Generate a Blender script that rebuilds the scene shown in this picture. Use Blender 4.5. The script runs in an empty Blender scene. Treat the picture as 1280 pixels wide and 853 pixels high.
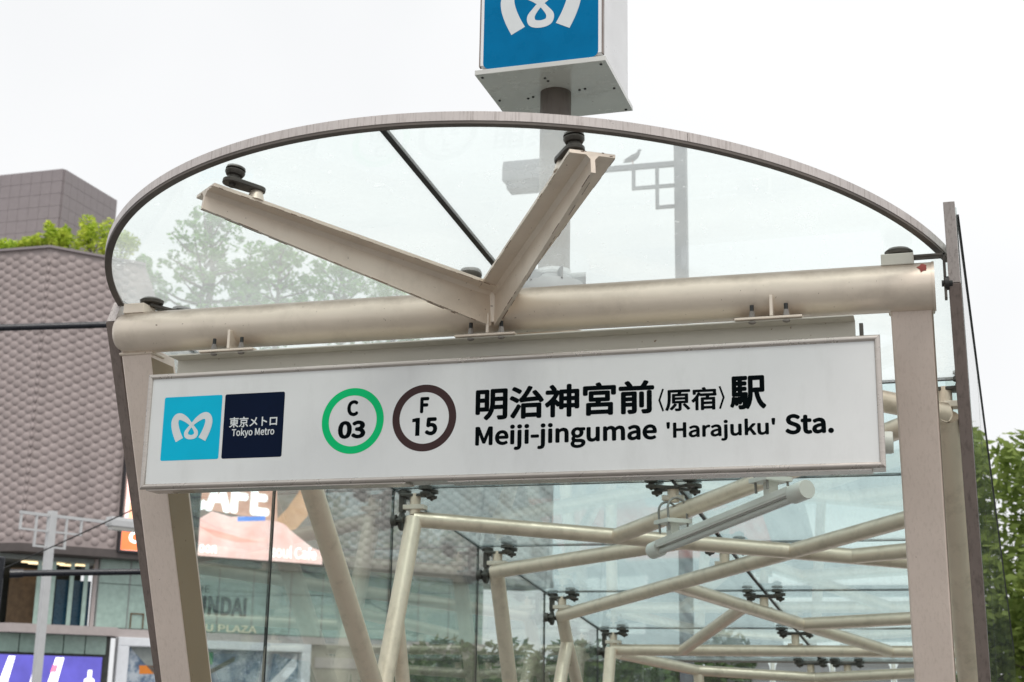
import bpy, bmesh, math, random
from mathutils import Vector, Matrix
R = math.radians
random.seed(7)
S = bpy.context.scene
COL = S.collection

# ------------------------------------------------------------------ camera
cam_d = bpy.data.cameras.new('camera')
cam_d.sensor_width = 36.0
cam_d.lens = 1781.6 / 1280 * 36.0
cam_d.clip_start = 0.05
cam_d.clip_end = 3000
cam_d.dof.use_dof = True
cam_d.dof.focus_distance = 5.6
cam_d.dof.aperture_fstop = 5.6
cam = bpy.data.objects.new('camera', cam_d)
COL.objects.link(cam)
yaw, pitch, roll = 0.2987, 0.2481, 0.0175
fw = Vector((-math.sin(yaw) * math.cos(pitch), math.cos(yaw) * math.cos(pitch), math.sin(pitch)))
rt0 = Vector((math.cos(yaw), math.sin(yaw), 0))
up0 = rt0.cross(fw)
rt = math.cos(roll) * rt0 + math.sin(roll) * up0
up = -math.sin(roll) * rt0 + math.cos(roll) * up0
mw = Matrix((rt, up, -fw)).transposed().to_4x4()
mw.translation = Vector((1.6971, -5.1723, 1.6))
cam.matrix_world = mw
S.camera = cam

# ------------------------------------------------------------------ overcast sky and soft sun
SUN_EL, SUN_AZ = R(58), R(150)          # azimuth clockwise from +Y
world = bpy.data.worlds.new('World')
S.world = world
world.use_nodes = True
wn = world.node_tree.nodes
wl = world.node_tree.links
bg = wn['Background']
sky = wn.new('ShaderNodeTexSky')
sky.sky_type = 'NISHITA'
sky.sun_disc = False
sky.sun_elevation = SUN_EL
sky.sun_rotation = SUN_AZ
sky.air_density = 1.0
sky.dust_density = 4.0
hsv = wn.new('ShaderNodeHueSaturation')
hsv.inputs['Saturation'].default_value = 0.25
wl.new(sky.outputs[0], hsv.inputs['Color'])
# cloud layer: even pale cover with faint soft variation
tc = wn.new('ShaderNodeTexCoord')
cn = wn.new('ShaderNodeTexNoise')
cn.inputs['Scale'].default_value = 1.6
cn.inputs['Detail'].default_value = 4
cr = wn.new('ShaderNodeValToRGB')
cr.color_ramp.elements[0].position = 0.3
cr.color_ramp.elements[0].color = (6.3, 6.42, 6.55, 1)
cr.color_ramp.elements[1].position = 0.75
cr.color_ramp.elements[1].color = (8.1, 8.12, 8.15, 1)
wl.new(tc.outputs['Generated'], cn.inputs['Vector'])
wl.new(cn.outputs['Fac'], cr.inputs['Fac'])
mx = wn.new('ShaderNodeMix')
mx.data_type = 'RGBA'
mx.inputs[0].default_value = 0.9
wl.new(hsv.outputs[0], mx.inputs[6])
wl.new(cr.outputs[0], mx.inputs[7])
wl.new(mx.outputs[2], bg.inputs['Color'])
bg.inputs['Strength'].default_value = 0.125

sun_d = bpy.data.lights.new('sun', 'SUN')
sun_d.energy = 1.35
sun_d.angle = R(25)
sun_d.color = (1.0, 0.95, 0.88)
sun = bpy.data.objects.new('sun', sun_d)
COL.objects.link(sun)
sd = Vector((math.sin(SUN_AZ) * math.cos(SUN_EL), math.cos(SUN_AZ) * math.cos(SUN_EL), math.sin(SUN_EL)))
sun.rotation_euler = sd.to_track_quat('Z', 'Y').to_euler()

S.view_settings.view_transform = 'Standard'
S.view_settings.look = 'None'
S.view_settings.exposure = 0.15
S.view_settings.gamma = 1.0
S.view_settings.use_curve_mapping = False
S.cycles.transparent_max_bounces = 48
S.cycles.max_bounces = 10
S.cycles.use_denoising = True


# ------------------------------------------------------------------ helpers
class NT:
    def __init__(self, name):
        self.m = bpy.data.materials.new(name)
        self.m.use_nodes = True
        self.n = self.m.node_tree.nodes
        self.l = self.m.node_tree.links
        self.p = self.n.get('Principled BSDF')
        self.out = self.n.get('Material Output')

    def new(self, t, **k):
        nd = self.n.new(t)
        for a, b in k.items():
            if a in nd.inputs:
                nd.inputs[a].default_value = b
            else:
                setattr(nd, a, b)
        return nd

    def link(self, a, b):
        self.l.new(a, b)

    def noise(self, scale, detail=4, rough=0.6, stretch=None):
        t = self.new('ShaderNodeTexCoord')
        n = self.new('ShaderNodeTexNoise')
        n.inputs['Scale'].default_value = scale
        n.inputs['Detail'].default_value = detail
        n.inputs['Roughness'].default_value = rough
        if stretch:
            mp = self.new('ShaderNodeMapping')
            mp.inputs['Scale'].default_value = stretch
            self.link(t.outputs['Object'], mp.inputs['Vector'])
            self.link(mp.outputs[0], n.inputs['Vector'])
        else:
            self.link(t.outputs['Object'], n.inputs['Vector'])
        return n.outputs['Fac']

    def ramp(self, fac, *stops):
        r = self.new('ShaderNodeValToRGB')
        e = r.color_ramp.elements
        while len(e) < len(stops):
            e.new(0.5)
        for i, (p, c) in enumerate(stops):
            e[i].position = p
            e[i].color = c if len(c) == 4 else (*c, 1)
        self.link(fac, r.inputs['Fac'])
        return r.outputs['Color']

    def mix(self, fac, a, b, blend='MIX'):
        m = self.new('ShaderNodeMix', data_type='RGBA', blend_type=blend)
        for sock, v in ((m.inputs[0], fac), (m.inputs[6], a), (m.inputs[7], b)):
            if hasattr(v, 'is_linked'):
                self.link(v, sock)
            elif isinstance(v, (int, float)):
                sock.default_value = v
            else:
                sock.default_value = (*v, 1) if len(v) == 3 else v
        return m.outputs[2]


def g3(v):
    return (v, v, v)


def mat_paint(name, base, rough=0.45, metal=0.0, var=0.12, speck=None, speck_col=(0.12, 0.06, 0.03), grime=None,
              bump=0.0, spec=0.5, sscale=38.0, top=None):
    t = NT(name)
    c = t.mix(t.ramp(t.noise(3.5, 5), (0.3, g3(0)), (0.7, g3(1))), tuple(x * (1 - var) for x in base),
              tuple(min(1, x * (1 + var)) for x in base))
    if grime:
        st, col, amt = grime
        f = t.ramp(t.noise(9, 6, 0.7, st), (0.5, g3(0)), (0.8, g3(amt)))
        c = t.mix(f, c, col)
    if top:                         # dirt settled on upward surfaces
        g = t.new('ShaderNodeNewGeometry')
        sx = t.new('ShaderNodeSeparateXYZ')
        t.link(g.outputs['Normal'], sx.inputs[0])
        ad = t.new('ShaderNodeMath', operation='ADD')
        mu = t.new('ShaderNodeMath', operation='MULTIPLY')
        mu.inputs[1].default_value = 0.5
        t.link(t.noise(7, 5, 0.7), mu.inputs[0])
        t.link(sx.outputs['Z'], ad.inputs[0])
        t.link(mu.outputs[0], ad.inputs[1])
        c = t.mix(t.ramp(ad.outputs[0], (0.62, g3(0)), (1.15, g3(0.75))), c, top)
    if speck:
        f = t.ramp(t.noise(sscale, 3, 0.5), (speck, g3(0)), (speck + 0.03, g3(0.85)))
        c = t.mix(f, c, speck_col)
    t.link(c, t.p.inputs['Base Color'])
    rr = t.ramp(t.noise(14, 4), (0.3, g3(max(0.02, rough - 0.08))), (0.7, g3(min(1, rough + 0.1))))
    t.link(rr, t.p.inputs['Roughness'])
    t.p.inputs['Metallic'].default_value = metal
    t.p.inputs['Specular IOR Level'].default_value = spec
    if bump:
        b = t.new('ShaderNodeBump')
        b.inputs['Strength'].default_value = bump
        b.inputs['Distance'].default_value = 0.01
        t.link(t.noise(160, 3), b.inputs['Height'])
        t.link(b.outputs[0], t.p.inputs['Normal'])
    return t.m


def mat_flat(name, base, rough=0.5, spec=0.5, emit=None, estr=0.0):
    t = NT(name)
    c = t.mix(t.ramp(t.noise(6, 4), (0.35, g3(0)), (0.65, g3(1))), tuple(x * 0.94 for x in base), base)
    t.link(c, t.p.inputs['Base Color'])
    t.p.inputs['Roughness'].default_value = rough
    t.p.inputs['Specular IOR Level'].default_value = spec
    if emit:
        t.p.inputs['Emission Color'].default_value = (*emit, 1)
        t.p.inputs['Emission Strength'].default_value = estr
    return t.m


def mat_glass(name, tint, dust_lo, dust_hi, dust_col=(0.8, 0.82, 0.8), stretch=None, spots=0.0, rough=0.0, n=1.5, thru=0.55):
    """thin architectural pane: Fresnel reflection over tinted clear glass, with dust lying on it"""
    t = NT(name)
    t.n.remove(t.p)
    geo = t.new('ShaderNodeNewGeometry')
    ior = t.new('ShaderNodeMix', data_type='FLOAT')
    ior.inputs[2].default_value = n
    ior.inputs[3].default_value = 1 / n
    t.link(geo.outputs['Backfacing'], ior.inputs[0])
    fr = t.new('ShaderNodeFresnel')
    t.link(ior.outputs[0], fr.inputs['IOR'])
    tr = t.new('ShaderNodeBsdfTransparent')
    tr.inputs['Color'].default_value = (*tint, 1)
    gl = t.new('ShaderNodeBsdfGlossy')
    gl.inputs['Roughness'].default_value = rough
    gl.inputs['Color'].default_value = (1, 1, 1, 1)
    m1 = t.new('ShaderNodeMixShader')
    t.link(fr.outputs[0], m1.inputs[0])
    t.link(tr.outputs[0], m1.inputs[1])
    t.link(gl.outputs[0], m1.inputs[2])
    df = t.new('ShaderNodeBsdfDiffuse')
    df.inputs['Color'].default_value = (*dust_col, 1)
    tl = t.new('ShaderNodeBsdfTranslucent')
    tl.inputs['Color'].default_value = (*dust_col, 1)
    md = t.new('ShaderNodeMixShader')
    md.inputs[0].default_value = thru
    t.link(df.outputs[0], md.inputs[1])
    t.link(tl.outputs[0], md.inputs[2])
    f = t.ramp(t.noise(2.2, 6, 0.65, stretch), (0.3, g3(dust_lo)), (0.75, g3(dust_hi)))
    if spots:
        f = t.mix(t.ramp(t.noise(30, 2, 0.5), (0.70, g3(0)), (0.76, g3(spots))), f, (0.9, 0.9, 0.9))
    m2 = t.new('ShaderNodeMixShader')
    t.link(f, m2.inputs[0])
    t.link(m1.outputs[0], m2.inputs[1])
    t.link(md.outputs[0], m2.inputs[2])
    t.link(m2.outputs[0], t.out.inputs['Surface'])
    return t.m


def mat_leaf(name, lo, hi, rough=0.6):
    t = NT(name)
    c = t.mix(t.ramp(t.noise(1.6, 3), (0.35, g3(0)), (0.68, g3(1))), lo, hi)
    oi = t.new('ShaderNodeNewGeometry')
    c2 = t.mix(oi.outputs['Random Per Island'], c, tuple(x * 1.5 for x in hi))
    mm = t.mix(0.35, c, c2)
    t.link(mm, t.p.inputs['Base Color'])
    t.p.inputs['Roughness'].default_value = rough
    t.p.inputs['Specular IOR Level'].default_value = 0.25
    tl = t.new('ShaderNodeBsdfTranslucent')
    t.link(mm, tl.inputs['Color'])
    ms = t.new('ShaderNodeMixShader')
    ms.inputs[0].default_value = 0.3
    t.link(t.p.outputs[0], ms.inputs[1])
    t.link(tl.outputs[0], ms.inputs[2])
    t.link(ms.outputs[0], t.out.inputs['Surface'])
    return t.m


FONT = None
try:                                   # humanist face that ships with Blender; the built-in face otherwise
    import os
    _f = os.path.join(bpy.utils.system_resource('DATAFILES', path='fonts'), 'Noto Sans CJK Regular.woff2')
    if os.path.exists(_f):
        FONT = bpy.data.fonts.load(_f)
except Exception:
    FONT = None


class MB:
    """collects shapes into one mesh"""

    def __init__(self):
        self.v = []
        self.f = []

    def add(self, vs, fs):
        o = len(self.v)
        self.v += [tuple(x) for x in vs]
        self.f += [tuple(i + o for i in f) for f in fs]
        return self

    def box(self, c, s, M=None):
        M = M or Matrix.Identity(3)
        hx, hy, hz = s[0] / 2, s[1] / 2, s[2] / 2
        c = Vector(c)
        vs = [c + M @ Vector((x, y, z)) for z in (-hz, hz) for y in (-hy, hy) for x in (-hx, hx)]
        return self.add(vs, [(0, 2, 3, 1), (4, 5, 7, 6), (0, 1, 5, 4), (2, 6, 7, 3), (0, 4, 6, 2), (1, 3, 7, 5)])

    def tube(self, p0, p1, r0, r1=None, n=20, cap=True):
        r1 = r0 if r1 is None else r1
        return self.lathe(p0, p1, [(0, r0), (1, r1)], n, cap)

    def lathe(self, p0, p1, prof, n=20, cap=True):
        """rings at fractions along p0-p1"""
        p0, p1 = Vector(p0), Vector(p1)
        d = (p1 - p0).normalized()
        a = d.orthogonal().normalized()
        b = d.cross(a)
        vs, fs = [], []
        for t, r in prof:
            c = p0.lerp(p1, t)
            for k in range(n):
                an = 2 * math.pi * k / n
                vs.append(c + (a * math.cos(an) + b * math.sin(an)) * r)
        for i in range(len(prof) - 1):
            for k in range(n):
                k2 = (k + 1) % n
                fs.append((i * n + k, i * n + k2, (i + 1) * n + k2, (i + 1) * n + k))
        if cap:
            fs.append(tuple(range(n - 1, -1, -1)))
            fs.append(tuple((len(prof) - 1) * n + k for k in range(n)))
        return self.add(vs, fs)

    def path(self, pts, r, n=10, radii=None):
        pts = [Vector(p) for p in pts]
        vs, fs = [], []
        a = None
        for i, p in enumerate(pts):
            d = (pts[min(i + 1, len(pts) - 1)] - pts[max(i - 1, 0)]).normalized()
            if a is None:
                a = d.orthogonal().normalized()
            a = (a - d * a.dot(d)).normalized()
            b = d.cross(a)
            rr = radii[i] if radii else r
            for k in range(n):
                an = 2 * math.pi * k / n
                vs.append(p + (a * math.cos(an) + b * math.sin(an)) * rr)
        for i in range(len(pts) - 1):
            for k in range(n):
                k2 = (k + 1) % n
                fs.append((i * n + k, i * n + k2, (i + 1) * n + k2, (i + 1) * n + k))
        fs.append(tuple(range(n - 1, -1, -1)))
        fs.append(tuple((len(pts) - 1) * n + k for k in range(n)))
        return self.add(vs, fs)

    def prism(self, bottom, top):
        """two matching loops"""
        n = len(bottom)
        fs = [tuple(range(n - 1, -1, -1)), tuple(range(n, 2 * n))]
        for k in range(n):
            k2 = (k + 1) % n
            fs.append((k, k2, n + k2, n + k))
        return self.add(list(bottom) + list(top), fs)

    def build(self, name, mat, parent=None, smooth=None, bevel=0.0, origin=None):
        me = bpy.data.meshes.new(name)
        vs = self.v
        if origin is not None:
            o3 = Vector(origin)
            vs = [tuple(Vector(v) - o3) for v in vs]
        me.from_pydata(vs, [], self.f)
        bm = bmesh.new()
        bm.from_mesh(me)
        bmesh.ops.recalc_face_normals(bm, faces=bm.faces)
        bm.to_mesh(me)
        bm.free()
        me.materials.append(mat)
        o = bpy.data.objects.new(name, me)
        COL.objects.link(o)
        if origin is not None:
            o.location = origin
        if parent:
            o.parent = parent
            if origin is None and parent.type == 'EMPTY':
                pass
        if smooth:
            me.shade_smooth()
            me.set_sharp_from_angle(angle=R(smooth))
        if bevel:
            bv = o.modifiers.new('bevel', 'BEVEL')
            bv.width = bevel
            bv.segments = 2
            bv.limit_method = 'ANGLE'
        return o


def tag(o, label=None, cat=None, group=None, kind=None):
    if label:
        o['label'] = label
    if cat:
        o['category'] = cat
    if group:
        o['group'] = group
    if kind:
        o['kind'] = kind
    return o


def empty(name, loc=(0, 0, 0)):
    """root of a thing; its children keep world coordinates because their matrix is corrected in keep()"""
    o = bpy.data.objects.new(name, None)
    o.empty_display_size = 0.2
    COL.objects.link(o)
    o.location = loc
    return o


def finish(root):
    """parts were modelled in world coordinates: undo the root's offset once"""
    off = Matrix.Translation(-Vector(root.location))
    for ch in root.children:
        ch.matrix_parent_inverse = off


def text_mesh(name, body, mat, parent, rect, place, bold=0.0, depth=0.0006, space=1.0):
    """flat lettering fitted into rect=(x0,x1,z0,z1) of a plane; place(x, z, d) gives the 3D point"""
    cu = bpy.data.curves.new(name, 'FONT')
    cu.body = body
    cu.size = 1.0
    if FONT:
        cu.font = FONT
    cu.space_character = space
    cu.resolution_u = 4
    ob = bpy.data.objects.new(name, cu)
    COL.objects.link(ob)
    dg = bpy.context.evaluated_depsgraph_get()
    dg.update()
    me = bpy.data.meshes.new_from_object(ob.evaluated_get(dg))
    bpy.data.objects.remove(ob)
    bpy.data.curves.remove(cu)
    vs = [(v.co.x, v.co.y) for v in me.vertices]
    fs = [tuple(p.vertices) for p in me.polygons]
    bpy.data.meshes.remove(me)
    offs = [(0, 0)]
    if bold:
        offs += [(bold * math.cos(R(45 * k)), bold * math.sin(R(45 * k))) for k in range(8)]
    x0, x1 = min(v[0] for v in vs) - bold, max(v[0] for v in vs) + bold
    y0, y1 = min(v[1] for v in vs) - bold, max(v[1] for v in vs) + bold
    a0, a1, b0, b1 = rect
    m = MB()
    for k, (ox, oy) in enumerate(offs):      # strokes thickened by shifted layers a hair apart
        m.add([place(a0 + (x + ox - x0) / (x1 - x0) * (a1 - a0), b0 + (y + oy - y0) / (y1 - y0) * (b1 - b0), depth + k * 0.00004 * (depth / 0.0006)) for x, y in vs], fs)
    me = bpy.data.meshes.new(name)
    me.from_pydata(m.v, [], m.f)
    me.materials.append(mat)
    o = bpy.data.objects.new(name, me)
    COL.objects.link(o)
    o.parent = parent
    return o


def round_rect(x0, x1, z0, z1, r, n=6):
    pts = []
    for cx, cz, a0 in ((x1 - r, z1 - r, 0), (x0 + r, z1 - r, 90), (x0 + r, z0 + r, 180), (x1 - r, z0 + r, 270)):
        for k in range(n + 1):
            a = R(a0 + 90 * k / n)
            pts.append((cx + r * math.cos(a), cz + r * math.sin(a)))
    return pts


# ------------------------------------------------------------------ materials
BEIGE = mat_paint('beige_paint', (0.80, 0.70, 0.59), 0.38, 0.28, 0.03, speck=0.72, speck_col=(0.16, 0.09, 0.05),
                  grime=((1, 1, 1), (0.26, 0.20, 0.15), 0.22), bump=0.05, sscale=70, top=(0.20, 0.15, 0.11))
BEIGE_POST = mat_paint('pinkish_beige_paint', (0.80, 0.685, 0.605), 0.45, 0.15, 0.04, speck=0.76, speck_col=(0.18, 0.1, 0.06),
                       grime=((12, 12, 0.5), (0.46, 0.37, 0.29), 0.4), bump=0.04, sscale=60)
BEIGE_TUBE = mat_paint('warm_tube_paint', (0.88, 0.725, 0.58), 0.36, 0.3, 0.04, speck=0.77, speck_col=(0.17, 0.10, 0.05),
                       grime=((1, 1, 1), (0.28, 0.20, 0.13), 0.4), bump=0.05, sscale=50, top=(0.24, 0.17, 0.11))
TRIM = mat_paint('brown_grey_trim', (0.25, 0.205, 0.185), 0.4, 0.35, 0.1, grime=((6, 6, 1), (0.08, 0.065, 0.055), 0.8))
TRIM_L = mat_paint('pale_bronze_trim', (0.60, 0.55, 0.525), 0.35, 0.3, 0.1, grime=((14, 14, 0.8), (0.16, 0.12, 0.10), 0.8))
BEAD = mat_paint('dirty_glazing_bead', (0.13, 0.11, 0.097), 0.6, 0.0, 0.3, grime=((3, 3, 3), (0.16, 0.14, 0.12), 0.8))
DARK = mat_paint('dark_cast_metal', (0.085, 0.078, 0.068), 0.45, 0.3, 0.25, grime=((1, 1, 1), (0.16, 0.14, 0.11), 0.6))
RUBBER = mat_flat('black_seal', (0.025, 0.027, 0.027), 0.55)
STEEL = mat_paint('bolt_steel', (0.28, 0.26, 0.24), 0.4, 0.6, 0.2)
ALU = mat_paint('sign_frame_aluminium', (0.55, 0.505, 0.465), 0.3, 0.6, 0.08, grime=((1.0, 12, 12), (0.15, 0.11, 0.085), 0.35))
CREAM = mat_paint('cream_beam_paint', (0.60, 0.58, 0.51), 0.5, 0.0, 0.05, speck=0.72, speck_col=(0.2, 0.12, 0.06))
PANEL = mat_paint('white_acrylic', (0.76, 0.77, 0.765), 0.16, 0.0, 0.025, grime=((0.8, 1, 0.25), (0.52, 0.52, 0.50), 0.3), spec=0.4)
INK = mat_flat('black_ink', (0.004, 0.006, 0.007), 0.5, 0.0)
CYAN = mat_flat('cyan_film', (0.0, 0.50, 0.74), 0.35, 0.12)
NAVY = mat_flat('navy_film', (0.004, 0.010, 0.032), 0.35, 0.05)
WHITE_INK = mat_flat('white_film', (0.72, 0.75, 0.76), 0.3)
GREEN = mat_flat('green_film', (0.0, 0.58, 0.19), 0.35, 0.12)
BROWN = mat_flat('brown_film', (0.065, 0.038, 0.038), 0.35, 0.05)
BLUE = mat_paint('blue_box_film', (0.0, 0.165, 0.37), 0.3, 0.0, 0.12, spec=0.06)
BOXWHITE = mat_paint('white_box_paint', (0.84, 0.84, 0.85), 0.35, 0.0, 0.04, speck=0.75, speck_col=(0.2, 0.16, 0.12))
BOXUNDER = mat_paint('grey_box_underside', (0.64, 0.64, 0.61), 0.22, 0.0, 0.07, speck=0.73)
POLE = mat_paint('grey_brown_pole', (0.13, 0.108, 0.092), 0.45, 0.1, 0.15, grime=((5, 5, 1), (0.07, 0.055, 0.045), 0.8))
LAMPWHITE = mat_paint('white_lamp_paint', (0.80, 0.78, 0.72), 0.4, 0.0, 0.04)
DIFF = mat_flat('lamp_tube', (0.75, 0.74, 0.70), 0.2)
OLDPAINT_SHADED = mat_paint('yellowed_shaded_paint', (0.31, 0.235, 0.15), 0.6, 0.0, 0.08, speck=0.70, speck_col=(0.16, 0.09, 0.05))
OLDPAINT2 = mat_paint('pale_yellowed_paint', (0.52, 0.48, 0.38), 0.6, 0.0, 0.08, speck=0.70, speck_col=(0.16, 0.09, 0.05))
RUSTY = mat_paint('edge_rust', (0.17, 0.085, 0.045), 0.85, 0.0, 0.4)
RUST = mat_paint('rust_patch', (0.22, 0.04, 0.03), 0.8, 0.0, 0.3)
ROOF_GLASS = mat_glass('dusty_roof_glass', (0.945, 0.98, 0.975), 0.17, 0.28, (0.97, 0.99, 0.98), spots=0.35, thru=0.95, n=1.28)
WALL_GLASS = mat_glass('wall_glass', (0.90, 0.955, 0.94), 0.02, 0.07, (0.8, 0.85, 0.82), (1, 1, 0.4), n=2.4, thru=0.7)
CLEAR_GLASS = mat_glass('rear_wall_glass', (0.92, 0.97, 0.955), 0.01, 0.03, n=1.45)
REAR_GLASS = mat_glass('rear_roof_glass', (0.83, 0.935, 0.935), 0.02, 0.24, (0.80, 0.90, 0.89), (7, 0.5, 1), spots=0.2, n=1.8, thru=0.85)  # dust layer streaked in pale teal to imitate streaky reflections
CONC = mat_paint('paving', (0.15, 0.146, 0.14), 0.8, 0.0, 0.15, grime=((1, 1, 1), (0.2, 0.19, 0.18), 0.6))
ASPH = mat_paint('asphalt', (0.055, 0.055, 0.056), 0.85, 0.0, 0.2)
GRANITE = mat_paint('granite', (0.30, 0.29, 0.28), 0.5, 0.0, 0.2, speck=0.6, speck_col=(0.1, 0.1, 0.1))
GREYPOST = mat_paint('street_lamp_grey', (0.58, 0.59, 0.60), 0.45, 0.0, 0.06)
DUSKPOST = mat_paint('street_lamp_slate', (0.10, 0.105, 0.125), 0.45, 0.0, 0.08)
BLACKARM = mat_paint('black_mast_paint', (0.018, 0.02, 0.028), 0.3, 0.0, 0.2)
BARK = mat_paint('bark', (0.12, 0.10, 0.075), 0.9, 0.0, 0.3)
PIGEON = mat_paint('pigeon_feathers', (0.10, 0.105, 0.12), 0.7, 0.0, 0.3)

# ------------------------------------------------------------------ setting: ground
SK, SL, Z0 = 0.047, -0.136, 3.33       # the canopy body is skewed in plan and its roof falls to the rear


def B(u, v, w=0.0):
    return Vector((u + SK * v, v, Z0 + SL * v + w))


def W(u, v, z):
    return Vector((u + SK * v, v, z))


# pavement sheet with the stairwell opening
h0, h1, hx = 1.2, 9.2, 1.5
ring = [(-400, -400), (400, -400), (400, 500), (-400, 500)]
inner = [(-hx + SK * h0, h0), (hx + SK * h0, h0), (hx + SK * h1, h1), (-hx + SK * h1, h1)]
m = MB()
m.add([(x, y, 0) for x, y in ring] + [(x, y, 0) for x, y in inner],
      [(0, 1, 5, 4), (1, 2, 6, 5), (2, 3, 7, 6), (3, 0, 4, 7)])
tag(m.build('ground', CONC), kind='structure')
m = MB()
m.box((-24, 24, 0.006), (16, 300, 0.004), Matrix.Rotation(R(-39), 3, 'Z'))
tag(m.build('road', ASPH), kind='structure')
# added out of sight for roof glass reflections: asphalt, zebra stripes, red and pale paving
m = MB()
m.box((0, 15.2, 0.010), (120, 6.4, 0.004))
tag(m.build('added_side_street', ASPH), kind='structure')
zeb = empty('added_zebra', (0, 15.2, 0.0145))
tag(zeb, kind='structure')
STRIPE = mat_paint('added_marking', (0.75, 0.75, 0.73), 0.6, 0.0, 0.08, grime=((1, 1, 1), (0.4, 0.4, 0.38), 0.4))
for i in range(7):
    m = MB()
    m.box((0.55 + (i - 3) * 0.02, 12.6 + i * 0.9, 0.016), (2.3, 0.45, 0.004))
    m.build('stripe', STRIPE, zeb)
finish(zeb)
m = MB()
m.box((-1.6, 10.9, 0.010), (2.6, 1.9, 0.006))
tag(m.build('added_brick', mat_paint('added_red_brick', (0.42, 0.12, 0.09), 0.8, 0.0, 0.2)), kind='structure')
m = MB()
m.box((1.2, 10.8, 0.010), (2.0, 1.6, 0.006))
tag(m.build('added_pale_paving', STRIPE), kind='structure')
stairs = empty('stairs', (0, h0, 0))
tag(stairs, kind='structure')
for i in range(26):
    m = MB()
    y = h0 + 0.15 + i * 0.3
    m.box((SK * y, y, -0.16 * (i + 1) - 0.1), (2 * hx - 0.02, 0.295, 0.2))
    m.build('step', GRANITE, stairs)
for sx in (-1, 1):
    m = MB()
    m.prism([(sx * (hx + 0.02) + SK * h0, h0, -5), (sx * (hx + 0.12) + SK * h0, h0, -5), (sx * (hx + 0.12) + SK * h1, h1, -5), (sx * (hx + 0.02) + SK * h1, h1, -5)],
            [(sx * (hx + 0.02) + SK * h0, h0, -0.01), (sx * (hx + 0.12) + SK * h0, h0, -0.01), (sx * (hx + 0.12) + SK * h1, h1, -0.01), (sx * (hx + 0.02) + SK * h1, h1, -0.01)])
    m.build('side_wall', GRANITE, stairs)
finish(stairs)

# ------------------------------------------------------------------ station entrance canopy
can = empty('entrance_canopy', (0, 0.2, 0))
tag(can, 'beige steel and glass station entrance canopy with rounded front roof edge', 'canopy')
UL, UR = -1.79, 1.79
ROWS = [1.66, 3.18, 4.69, 6.23, 7.78, 9.45]


def lean(z):                     # front edge of the side walls leans towards the street as it rises
    return 0.125 + (3.2 - z) * 0.392


# plinth
for sx in (-1, 1):
    m = MB()
    ua, ub = sx * 1.68, sx * 1.86
    m.prism([W(ua, 1.0, 0), W(ub, 1.0, 0), W(ub, 9.6, 0), W(ua, 9.6, 0)], [W(ua, 1.0, 0.3), W(ub, 1.0, 0.3), W(ub, 9.6, 0.3), W(ua, 9.6, 0.3)])
    m.build('plinth', GRANITE, can, bevel=0.01)
m = MB()
m.prism([W(-1.675, 9.42, 0), W(1.675, 9.42, 0), W(1.675, 9.6, 0), W(-1.675, 9.6, 0)], [W(-1.675, 9.42, 0.3), W(1.675, 9.42, 0.3), W(1.675, 9.6, 0.3), W(-1.675, 9.6, 0.3)])
m.build('plinth', GRANITE, can, bevel=0.01)

# header pipe: round cap on the left, flat plate on the right
PY = 0.15
zL, zR = 3.147, 3.127


def pz(x):
    return zL + (x + 1.78) / 3.48 * (zR - zL)


m = MB()
pr = [(0, 0.02), (0.002, 0.05), (0.006, 0.073), (0.013, 0.087), (0.024, 0.0905), (1, 0.0905)]
m.lathe((-1.768, PY, zL), (1.692, PY, zR), pr, 40)
pipe = m.build('header_pipe', BEIGE, can, smooth=40)
m = MB()
m.tube((1.692, PY, zR), (1.702, PY, zR), 0.093, n=40)
m.build('end_plate', BEIGE, pipe, smooth=40)
m = MB()
rr = random.Random(3)
c0 = Vector((1.640, PY - 0.0905 * math.cos(R(38)) - 0.001, zR + 0.0905 * math.sin(R(38)) + 0.001))
pts = []
for k in range(14):
    a = 2 * math.pi * k / 14
    q = 0.6 + 0.6 * rr.random()
    an = R(38) + 0.024 * q * math.sin(a) / 0.0905
    x = 1.660 + 0.019 * q * math.cos(a)
    pts.append(((x, PY - 0.0922 * math.cos(an), zR + 0.0922 * math.sin(an)), (x, PY - 0.0905 * math.cos(an), zR + 0.0905 * math.sin(an))))
m.add([p[0] for p in pts] + [(1.660, PY - 0.0925 * math.cos(R(38)), zR + 0.0925 * math.sin(R(38)))], [(k, (k + 1) % 14, 14) for k in range(14)])
m.build('rust_patch', RUST, pipe)

# leaning front posts (rectangular hollow section with weld collar)
for x0, x1 in ((-1.735, -1.585), (1.537, 1.689)):
    m = MB()
    zt, zb = 3.075, 0.0
    vt, vb = 0.146 - 0.012, 0.146 + 3.045 * 0.385
    dp = 0.205
    m.prism([(x0 + .012, vb, zb), (x1 + .012, vb, zb), (x1 + .012, vb + dp, zb), (x0 + .012, vb + dp, zb)],
            [(x0, vt, zt), (x1, vt, zt), (x1, vt + dp, zt), (x0, vt + dp, zt)])
    post = m.build('front_post', BEIGE_POST, can, bevel=0.008, smooth=40)
    m = MB()
    zc = 3.052
    vc = 0.146 + (3.045 - zc) * 0.385
    m.box(((x0 + x1) / 2, vc + 0.05, zc), (x1 - x0 + 0.018, 0.115, 0.014))
    m.build('weld_collar', BEIGE, post, bevel=0.007)
    # yellowed paint on the side face; the left one also darkened for shade
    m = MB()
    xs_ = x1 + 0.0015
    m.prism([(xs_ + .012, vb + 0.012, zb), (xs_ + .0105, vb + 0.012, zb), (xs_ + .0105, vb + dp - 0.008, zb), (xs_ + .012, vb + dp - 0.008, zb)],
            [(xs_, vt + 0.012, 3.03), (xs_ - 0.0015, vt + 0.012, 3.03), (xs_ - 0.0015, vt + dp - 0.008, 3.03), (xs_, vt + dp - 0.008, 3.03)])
    m.build('side_paint', OLDPAINT_SHADED if x0 < 0 else OLDPAINT2, post)

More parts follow.
